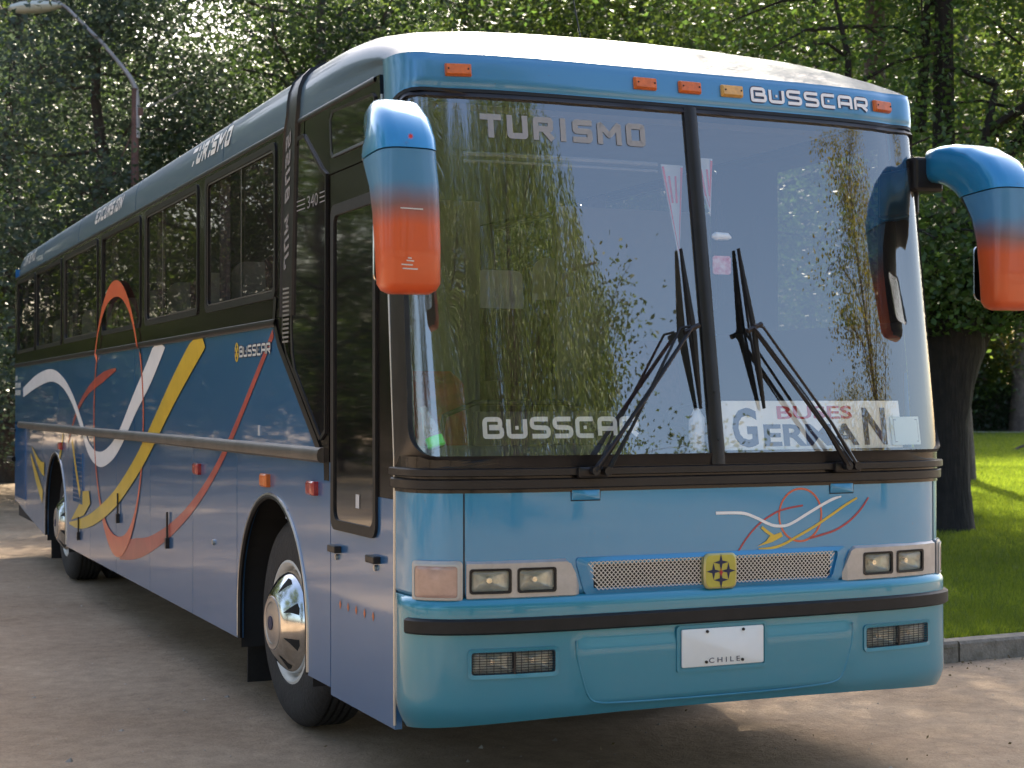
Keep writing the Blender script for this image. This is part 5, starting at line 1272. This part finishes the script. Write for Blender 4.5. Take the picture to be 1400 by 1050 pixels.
# pebbles, dry leaves and twigs scattered on the dirt
g = np.random.default_rng(3); mb = MB()
for i in range(900):
    d = 7.2*(22/7.2)**g.uniform(); px = g.uniform(-30, 1430); a = YAW+math.atan((px-700)/2226.9); x = CAM.x+d*math.sin(a); y = CAM.y+d*math.cos(a)
    if y > 2.1 and x > 1.9: continue
    s_ = g.uniform(.002, .008)*(1+(g.uniform() < .05)*1.5); z = gz(x, y)-.012; q = g.uniform(.7, 1.3, 6)
    mb.add([(x+s_*q[0], y, z), (x, y+s_*q[1], z), (x-s_*q[2], y, z), (x, y-s_*q[3], z), (x+s_*.2, y, z+s_*.8*q[4])], [(0, 1, 4), (1, 2, 4), (2, 3, 4), (3, 0, 4)])
tag(mb.build('pebbles', pmat('pebble_stone', (.2, .17, .14), .9, col2=(.45, .4, .34), vscale=3), recalc=False), 'small pebbles strewn over the dirt road', 'pebbles', kind='stuff')
C = []
for i in range(320):
    near_kerb = g.uniform() < .85
    if near_kerb: x = g.uniform(2.2, 6); y = 2.21-abs(g.normal())*.2
    else: x = g.uniform(-2, 5); y = g.uniform(-1.5, 1.6)
    C.append((x, y, gz(x, y)+.0+abs(g.normal())*.004))
for i in range(260): C.append((g.uniform(2.8, 14), g.uniform(2.6, 16), .125+g.uniform(0, .03)))
o = bpy.data.objects.new('leaf_litter', leaves('leaf_litter', np.array(C), .02, pmat('dry_leaf', (.12, .085, .04), .8, col2=(.30, .22, .11), vscale=4), .5, seed=4)); COL.objects.link(o); tag(o, 'dry leaves and bits gathered on the dirt along the kerb and on the lawn', 'leaf litter', kind='stuff')

# ---- trees
T_A = grow(11, 13, .24, 2.2, 4.2, 'round', 26, .125, 80, .58, LEAF_A, sub=6)
T_B = grow(12, 15, .28, 2.0, 4.6, 'round', 28, .13, 82, .60, LEAF_D, sub=6)
T_C = grow(13, 11, .20, 1.0, 4.0, 'cone', 26, .11, 85, .52, LEAF_G, sub=6)
T_P = grow(14, 16, .26, 1.6, 1.9, 'column', 34, .095, 40, .36, LEAF_P, BARKP, sub=5)
T_P2 = grow(15, 17, .22, 1.2, 1.6, 'column', 32, .095, 38, .36, LEAF_P, BARKP, sub=5)
def where(px):
    return 'left of the lamp post' if px < 180 else 'behind the coach roof'
bgtrees = [ # px, distance, mesh, rot, scale, name, label
 (-60, 44, T_B, 0.3, 1.05, 'broadleaf_tree', 'tall dark tree at the far left beyond the rear of the coach'),
 (30, 52, T_A, 1.3, 1.1, 'broadleaf_tree', 'sunlit broad tree far behind the dark trees at the left edge'),
 (20, 36, T_B, 2.0, 1.0, 'broadleaf_tree', 'dark leafy tree between the left edge and the lamp post'),
 (135, 29, T_C, 0.7, 1.0, 'conifer_tree', 'grey-green feathery tree just left of the lamp post'),
 (262, 32, T_C, 2.7, .78, 'conifer_tree', 'smaller grey-green feathery tree right of the lamp post'),
 (425, 40, T_A, .2, .8, 'broadleaf_tree', 'broad green tree above the side roof lettering of the coach'),
 (440, 30, T_B, 4.0, .85, 'broadleaf_tree', 'dark broad tree behind the black roof pillar'),
 (560, 42, T_A, 5.0, .95, 'broadleaf_tree', 'green tree behind the left front corner of the roof'),
 (640, 33, T_B, 1.0, .82, 'broadleaf_tree', 'dark green tree over the left marker lamp'),
 (760, 38, T_A, 2.2, .95, 'broadleaf_tree', 'bushy green tree behind the middle of the roof'),
 (880, 31, T_A, 3.8, .85, 'broadleaf_tree', 'yellow-flecked green tree behind the roof aerial'),
 (1010, 37, T_B, 5.5, .95, 'broadleaf_tree', 'dark green tree over the two central marker lamps'),
 (1110, 30, T_A, .9, .85, 'broadleaf_tree', 'sun-flecked green tree just left of the pale thick trunk'),
 (1268, 84, T_P2, 1.1, 1.7, 'poplar_tree', 'first slender poplar right of the pale thick trunk'),
 (1296, 88, T_P, 0.1, 1.7, 'poplar_tree', 'poplar in the gap above the near dark tree'),
 (1328, 85, T_P, 2.1, 1.75, 'poplar_tree', 'poplar standing above the right mirror hood'),
 (1360, 90, T_P2, 2.9, 1.8, 'poplar_tree', 'slender poplar just left of the edge poplar'),
 (1392, 84, T_P2, 3.3, 1.8, 'poplar_tree', 'slender poplar at the right edge above the mirror'),
 (1430, 86, T_P, 4.4, 1.75, 'poplar_tree', 'poplar just beyond the right edge of the view'),
 (1235, 86, T_P2, 4.9, 1.75, 'poplar_tree', 'poplar close behind the pale thick trunk'),
 (1170, 84, T_P, 5.9, 1.7, 'poplar_tree', 'poplar left of the pale thick trunk'),
 (1215, 92, T_A, 1.9, 1.9, 'broadleaf_tree', 'broad tree glimpsed between the pale trunk and the poplars'),
  (-120, 70, T_B, .9, 1.5, 'broadleaf_tree', 'very tall dark tree far past the left edge'),
 (-30, 74, T_A, 1.9, 1.6, 'broadleaf_tree', 'very tall tree closing the view at the left edge'),
 (-5, 72, T_B, 2.9, 1.6, 'broadleaf_tree', 'very tall dark tree far behind the grey-green trees'),
 (480, 72, T_B, 4.9, 1.6, 'broadleaf_tree', 'very tall dark tree far behind the roof pillar'),
 (480, 60, T_A, 4.2, 1.3, 'broadleaf_tree', 'tall tree deep behind the corner of the roof'),
 (610, 70, T_B, 5.9, 1.6, 'broadleaf_tree', 'very tall dark tree far behind the left mirror'),
 (700, 74, T_A, .5, 1.6, 'broadleaf_tree', 'very tall tree far behind the left windscreen pane'),
 (800, 68, T_B, 1.5, 1.6, 'broadleaf_tree', 'very tall dark tree far behind the roof middle'),
 (900, 74, T_A, 2.5, 1.6, 'broadleaf_tree', 'very tall tree far behind the aerial'),
 (1000, 70, T_B, 3.5, 1.6, 'broadleaf_tree', 'very tall dark tree far behind the centre marker lamps'),
 (1100, 74, T_B, 4.5, 1.6, 'broadleaf_tree', 'very tall dark tree far left of the pale trunk'),
 (1190, 78, T_B, 5.5, 1.6, 'broadleaf_tree', 'very tall dark tree far behind the pale trunk'),
 (-190, 38, T_A, .9, 1.0, 'broadleaf_tree', 'broad tree on the verge well left of the coach rear'),
]
for px, d, me, rot, sc_, nm, lab in bgtrees:
    tree(nm, me, at(px, d), rot, sc_, lab, 'tree', 'poplars behind the coach' if nm[0] == 'p' else 'trees behind the coach')
# near dark tree right of the coach
g = np.random.default_rng(21)
mb = MB(); z_ = lambda *a: np.array(a, float)
mb.tube([z_(0, 0, -.1), z_(0, 0, .15), z_(.0, 0, .6), z_(-.02, 0, 1.4), z_(0, 0, 1.9), z_(.03, 0, 2.3), z_(.05, 0, 2.7)], [.46, .36, .31, .30, .36, .46, .44], 16)
Cs = []
limbs = [((-.15, 0, 2.2), (-.45, .1, 3.0), (-1.2, .2, 4.4), .26), ((.15, 0, 2.1), (.65, .1, 2.6), (1.6, .1, 3.7), .27), ((0, 0, 2.4), (.1, -.3, 3.6), (.3, -.6, 5.4), .17),
         ((-.5, .1, 3.0), (-1.4, -.9, 3.6), (-2.6, -1.4, 4.2), .09), ((.9, .1, 3.1), (1.8, -1.0, 3.7), (2.9, -1.6, 4.3), .09), ((0, 0, 2.4), (-.2, 1, 3.6), (-.4, 2.2, 5.0), .13), ((.2, -.3, 4), (1.2, -.6, 5.4), (1.8, -.5, 6.6), .09), ((-.8, .1, 3.7), (-1.4, .1, 5.2), (-1.3, .3, 6.6), .09),
         ((-.3, 0, 2.9), (-1.2, -.6, 3.3), (-2.2, -.9, 3.5), .06), ((.6, 0, 2.9), (1.2, -.8, 3.2), (1.8, -1.6, 3.6), .06), ((.1, -.2, 3.2), (-.3, -1.2, 3.7), (-.6, -2.2, 3.9), .06), ((1.2, .1, 3.4), (2.2, .4, 4.0), (3.2, .5, 4.4), .08), ((-.2, .2, 5), (0, .4, 6.4), (.2, .2, 7.6), .08)]
for a, m_, e, r0 in limbs:
    L_ = wobble(bez(z_(*a), z_(*m_), z_(*e), 8), .03, g); mb.tube(L_, [r0*(1-.8*i/7) for i in range(8)], 8)
    for q in range(12):
        f = .25+.75*q/11; s0 = L_[int(f*7)]; dv = g.normal(size=3); dv[2] *= .5; dv /= np.linalg.norm(dv); e2 = s0+dv*g.uniform(.7, 1.5)
        e2[2] = max(e2[2], 3.0)
        mb.tube([s0, (s0+e2)/2+z_(0, 0, .1), e2], [r0*.3, r0*.2, r0*.1], 5, cap=False)
        for b_ in (.35, .7, 1.0):
            c = s0+(e2-s0)*b_; Cs.append(c+g.normal(size=(60, 3))*z_(.36, .36, .26)-z_(0, 0, .1))
            if g.uniform() < .25: Cs.append(c+g.normal(size=(30, 3))*z_(.2, .2, .25)-z_(0, 0, .45))
C = np.concatenate(Cs); C = C[(C[:, 2] > 2.45)]
C2 = np.concatenate([np.array([g.normal(-1.1, 2.3), g.normal(.4, 2.2), g.uniform(7.2, 11.5)])+g.normal(size=(80, 3))*z_(.45, .45, .3) for _ in range(780)]); C = np.concatenate([C, C2]); mb.tube([z_(0, 0, 4.5), z_(.1, .1, 7), z_(0, 0, 11)], [.14, .1, .03], 8)  # high crown above the view, added to shade the dirt and kerb
nt_ = empty('broadleaf_tree', (*at(1291, 20.5)[:2], 0), 'near tree with dark forked trunk on the lawn right of the coach', 'tree')
tm = MB.build(mb, 'trunk', bark('bark_dark', (.008, .006, .005), (.024, .018, .014)), smooth=True); tm.parent = nt_
o = bpy.data.objects.new('crown', leaves('crown', C, .085, LEAF_D if False else leafmat('leaf_near', (.022, .052, .012), (.05, .10, .02), .35), .6, seed=5)); COL.objects.link(o); o.parent = nt_
# shading tree to the right outside the frame (its crown shades kerb and dirt)
SH = grow(31, 9.5, .22, 2.8, 3.8, 'round', 22, .11, 52, .5, LEAF_A, sub=6)
tree('broadleaf_tree', SH, (13.2, 8.2, 0), .4, 1.0, 'broad shade tree on the lawn beyond the right edge', 'tree')
TT = grow(32, 19, .20, 9.0, 3.2, 'round', 16, .12, 46, .5, LEAF_A, BARKP, sub=5)
tree('tall_tree', TT, at(1291, 25), 2.1, 1.0, 'tall tree added right behind the near forked tree to shade the lawn', 'tree')  # added tree: trunk hidden, crown out of view shades the near lawn
tree('tall_tree', TT, at(1316, 33), 4.0, 1.05, 'tall tree standing farther behind the right limb of the forked tree', 'tree')
tree('tall_tree', TT, at(1196, 22.5), .4, 1.0, 'tall tree with bare pale trunk above the right end of the fascia', 'tree')
# clipped hedge on the far right
g = np.random.default_rng(8); n = 26000; hx = g.uniform(0, 26, n); hz_ = g.uniform(0, 2.0, n); sd = g.integers(0, 3, n)
hy = np.where(sd == 0, g.normal(0, .05, n), np.where(sd == 1, g.normal(1.2, .05, n), g.uniform(0, 1.2, n))); hz_ = np.where(sd == 2, 2.0+g.normal(0, .06, n), hz_)
hp = at(1285, 84); hq = at(1500, 84)
h_ = empty('hedge', (hp[0], hp[1], 0), 'clipped dark hedge across the far lawn at the right edge', 'hedge'); h_.rotation_euler = (0, 0, math.atan2(hq[1]-hp[1], hq[0]-hp[0]))
o = bpy.data.objects.new('foliage', leaves('foliage', np.stack([hx*.45, hy, hz_*1.12], 1), .16, LEAF_D, .6, seed=9)); COL.objects.link(o); o.parent = h_
mb = MB(); mb.box(.1, .12, 0, 11.6, 1.1, 2.15); m_ = mb.build('twig_core', BARK); m_.parent = h_
# low far shrubs closing the horizon on the left
SB = grow(41, 3.2, .07, .2, 2.0, 'round', 16, .13, 40, .4, LEAF_A, sub=5)
for i, (px, d) in enumerate([(-40, 62), (10, 66), (60, 60), (120, 58), (1235, 84), (1290, 86), (1345, 86), (1400, 87)]):
    tree('shrub', SB, at(px, d), i*1.1, 1.3 if i % 2 else 1.6, ['low shrub past the far left edge', 'low bright shrub left of the coach rear', 'low shrub hidden by the coach tail', 'low shrub behind the coach windows', 'low shrub right of the coach nose', 'low shrub behind the near dark trunk', 'low shrub just right of the near trunk', 'low shrub at the far right edge'][i], 'shrub', 'low shrubs in the distance')
# thin young trunks standing at the far left
for i, (px, d, w__) in enumerate([(6, 40, .09), (-22, 36, .08), (14, 47, .07)]):
    mb = MB(); x, y, _ = at(px, d); mb.tube([(x, y, -.1), (x+.02, y, 2), (x-.03, y, 4), (x+.05, y, 7)], [w__, w__*.9, w__*.8, w__*.5], 8)
    tag(mb.build('tree_trunk', BARK, smooth=True), ['thin dark trunk at the left edge behind the coach tail', 'thin trunk just beyond the left edge', 'thinnest trunk right beside the coach tail'][i], 'trunk')
# fallen branch on the lawn
mb = MB(); x, y, _ = at(1396, 52); mb.tube([(x-.45, y, .10), (x, y+.1, .26), (x+.9, y+.2, .50)], [.03, .045, .035], 6); tag(mb.build('fallen_branch', BARK, smooth=True), 'dark broken branch lying on the sunlit lawn at the right edge', 'branch')

# ---- street lamp with bracket arm and cables
lx, ly, _ = at(184, 27); LP = empty('street_lamp', (lx, ly, 0), 'rusty street lamp post with long angled arm above the coach roof', 'street lamp')
def wz(py, d=27): return CAM.z+(549-py)/2226.9*d*math.cos(math.atan((184-700)/2226.9))
RUST = pmat('rusty_steel', (.07, .035, .028), .8, col2=(.17, .09, .075), vscale=5); PALE = pmat('pale_galvanised', (.30, .28, .28), .5, metal=.5, var=.2)
mb = MB(); mb.tube([(0, 0, -.1), (0, 0, 2), (0, 0, wz(110))], [.10, .09, .055], 10); o = mb.build('pole', RUST, smooth=True); o.parent = LP
k_ = 27/2226.9
def off(px, py):  # bracket drawn in the plane facing the road
    u = (px-184)*k_*.98; return Vector((u*math.cos(YAW), -u*math.sin(YAW), wz(py)))
mb = MB(); mb.tube([off(187, 178), off(187, 130), off(185, 110), off(178, 95), off(165, 78), off(140, 48), off(92, 0), off(72, -14)], [.05, .05, .045, .04, .036, .033, .03, .03], 8); o = mb.build('bracket_arm', PALE, smooth=True); o.parent = LP
mb = MB(); c_ = off(46, -2); prof = [(-.42, .02), (-.36, .10), (-.2, .16), (.1, .17), (.3, .12), (.45, .05)]
lo = []
for u, r_ in prof: lo.append([c_+Vector((u*math.cos(YAW), -u*math.sin(YAW), 0))+Vector((math.sin(YAW)*math.cos(a)*r_, math.cos(YAW)*math.cos(a)*r_, math.sin(a)*r_*.6+u*.06)) for a in np.linspace(0, 2*math.pi, 13)[:-1]])
mb.loft(lo, capstart=True); o = mb.build('lamp_head', pmat('lamp_cover_pale', (.5, .52, .46), .4), smooth=True); o.parent = LP
mb = MB(); a = off(191, 141); mb.box(a.x-.04, a.y-.04, a.z-.07, a.x+.04, a.y+.04, a.z+.05); o = mb.build('insulator', RUST); o.parent = LP
a = Vector((lx, ly, 0))+off(192, 140); e = Vector(at(400, 34))+Vector((0, 0, CAM.z+(549+20)/2226.9*34))
mb = MB(); mb.tube([a+(e-a)*t_-Vector((0, 0, .5*4*t_*(1-t_)*.6)) for t_ in np.linspace(0, 1, 12)], .014, 5); tag(mb.build('cable', PALE), 'thin cable running up to the right from the lamp post', 'cable')
a = Vector((lx, ly, 0))+off(190, 150); e = Vector((lx, ly, 0))+off(115, 300)
mb = MB(); mb.tube([a, (a+e)/2-Vector((0, 0, .1)), e], .012, 5); tag(mb.build('cable', RUST), 'dark stay wire slanting down to the left from the lamp post', 'cable')

# ---- trees standing behind the viewer (they show as reflections in windscreen and paint)
def willow(seed, H, rad, n_s):
    g = np.random.default_rng(seed); mb = MB(); Cs = []
    mb.tube([z_(0, 0, -.1), z_(.1, 0, 1.5), z_(0, .1, 3), z_(.1, 0, H*.7)], [.5, .38, .33, .15], 12)
    for i in range(n_s):
        a = g.uniform(0, 2*math.pi); r_ = rad*math.sqrt(g.uniform(.02, 1)); zt = H*(1-.42*(r_/rad)**2)*g.uniform(.85, 1.03); x, y = r_*math.cos(a), r_*math.sin(a)
        if i < 26: mb.tube(bez(z_(0, 0, H*.35), z_(x*.5, y*.5, zt*1.02), z_(x, y, zt), 7), [.12, .09, .07, .05, .04, .03, .02], 6)
        ln = g.uniform(1.8, min(6.0, zt-.8)); m = int(ln/.035); tt = np.linspace(0, 1, m)[:, None]
        sway = g.normal(size=2)*.25
        st = np.concatenate([x+sway[0]*tt+g.normal(size=(m, 1))*.06, y+sway[1]*tt+g.normal(size=(m, 1))*.06, zt-ln*tt+g.normal(size=(m, 1))*.02], 1); Cs.append(st)
    C = np.concatenate(Cs); tm = MB.build(mb, 'trunk', BARK, smooth=True); me = tm.data; bpy.data.objects.remove(tm)
    return me, leaves('crown', C, .13, LEAF_W, .24, hang=1.2, seed=seed)
WI = willow(51, 13.0, 4.8, 1150)
tree('willow_tree', WI, (2.1, -15.5, 0), 0, 1.0, 'weeping willow mirrored in the left half of the windscreen', 'tree')
tree('willow_tree', WI, (-3.4, -18.5, 0), 1.2, 1.0, 'weeping willow mirrored in the curved left edge of the windscreen', 'tree')
tree('broadleaf_tree', SH, (5.7, -15.6, 0), 3.0, (.8, .82), 'leafy tree mirrored beside the left wiper', 'tree')
tree('willow_tree', WI, (-8.5, -15.5, 0), 2, .9, 'weeping willow at the roadside well left behind the viewer', 'tree')
PB = grow(61, 12, .2, .8, 1.5, 'column', 30, .09, 40, .34, LEAF_P, BARKP, sub=5)
tree('poplar_tree', PB, (15.4, -13.6, 0), 0, (1.5, .95), 'tall poplar mirrored at the right end of the windscreen', 'tree')
tree('poplar_tree', PB, (19.0, -21.0, 0), 1, (1.3, .70), 'shorter poplar mirrored low in the right windscreen pane', 'tree')
tree('broadleaf_tree', T_A, (-14, 3, 0), 1, 1.0, 'broad tree on the left verge opposite the coach door', 'tree')
tree('broadleaf_tree', T_B, (-15, 15, 0), 2, 1.0, 'dark tree on the left verge opposite the coach middle', 'tree')
tree('broadleaf_tree', T_A, (-16, 27, 0), 3, 1.0, 'broad tree on the left verge beyond the coach tail', 'tree')
tree('broadleaf_tree', T_B, (-14, 40, 0), 4, 1.0, 'dark tree farthest along the left verge', 'tree')
tree('broadleaf_tree', T_B, (-17, -8, 0), 5, .9, 'dark tree on the left verge level with the viewer', 'tree')
tree('broadleaf_tree', T_A, (-9, 52, 0), 5, 1.0, 'broad tree closing the road far beyond the coach', 'tree')

for i, (x, y, me, sc_) in enumerate([(-5, 44, T_B, 1.0), (-9.5, 36, T_A, .95), (-3, 60, T_B, 1.1), (-12.5, 47, T_B, 1.1), (-19, 34, T_A, 1.0), (-9, 26, T_B, .75), (-20, 46, T_B, 1.2), (-1, 72, T_A, 1.2), (-12, 62, T_B, 1.3)]):
    tree('broadleaf_tree', me, (x, y, 0), i*1.3, sc_, 'leafy tree in the dense row seen only as a reflection in the coach side', 'tree', 'trees mirrored in the coach side')
for i, (x, y) in enumerate([(-4, 38), (-7, 33), (-7.5, 41), (-11, 31), (-11, 41), (-15, 33), (-2.5, 50), (-6, 52), (-15, 42), (-19, 28)]):
    tree('shrub', SB, (x, y, 0), i*.9, 1.1, 'shrub under the tree row seen only as a reflection in the coach side', 'shrub', 'shrubs mirrored in the coach side')

# the ground lies at GZ: settle everything of the surroundings onto it
for o in bpy.data.objects:
    if o not in _before and o.parent is None: o.location.z += GZ
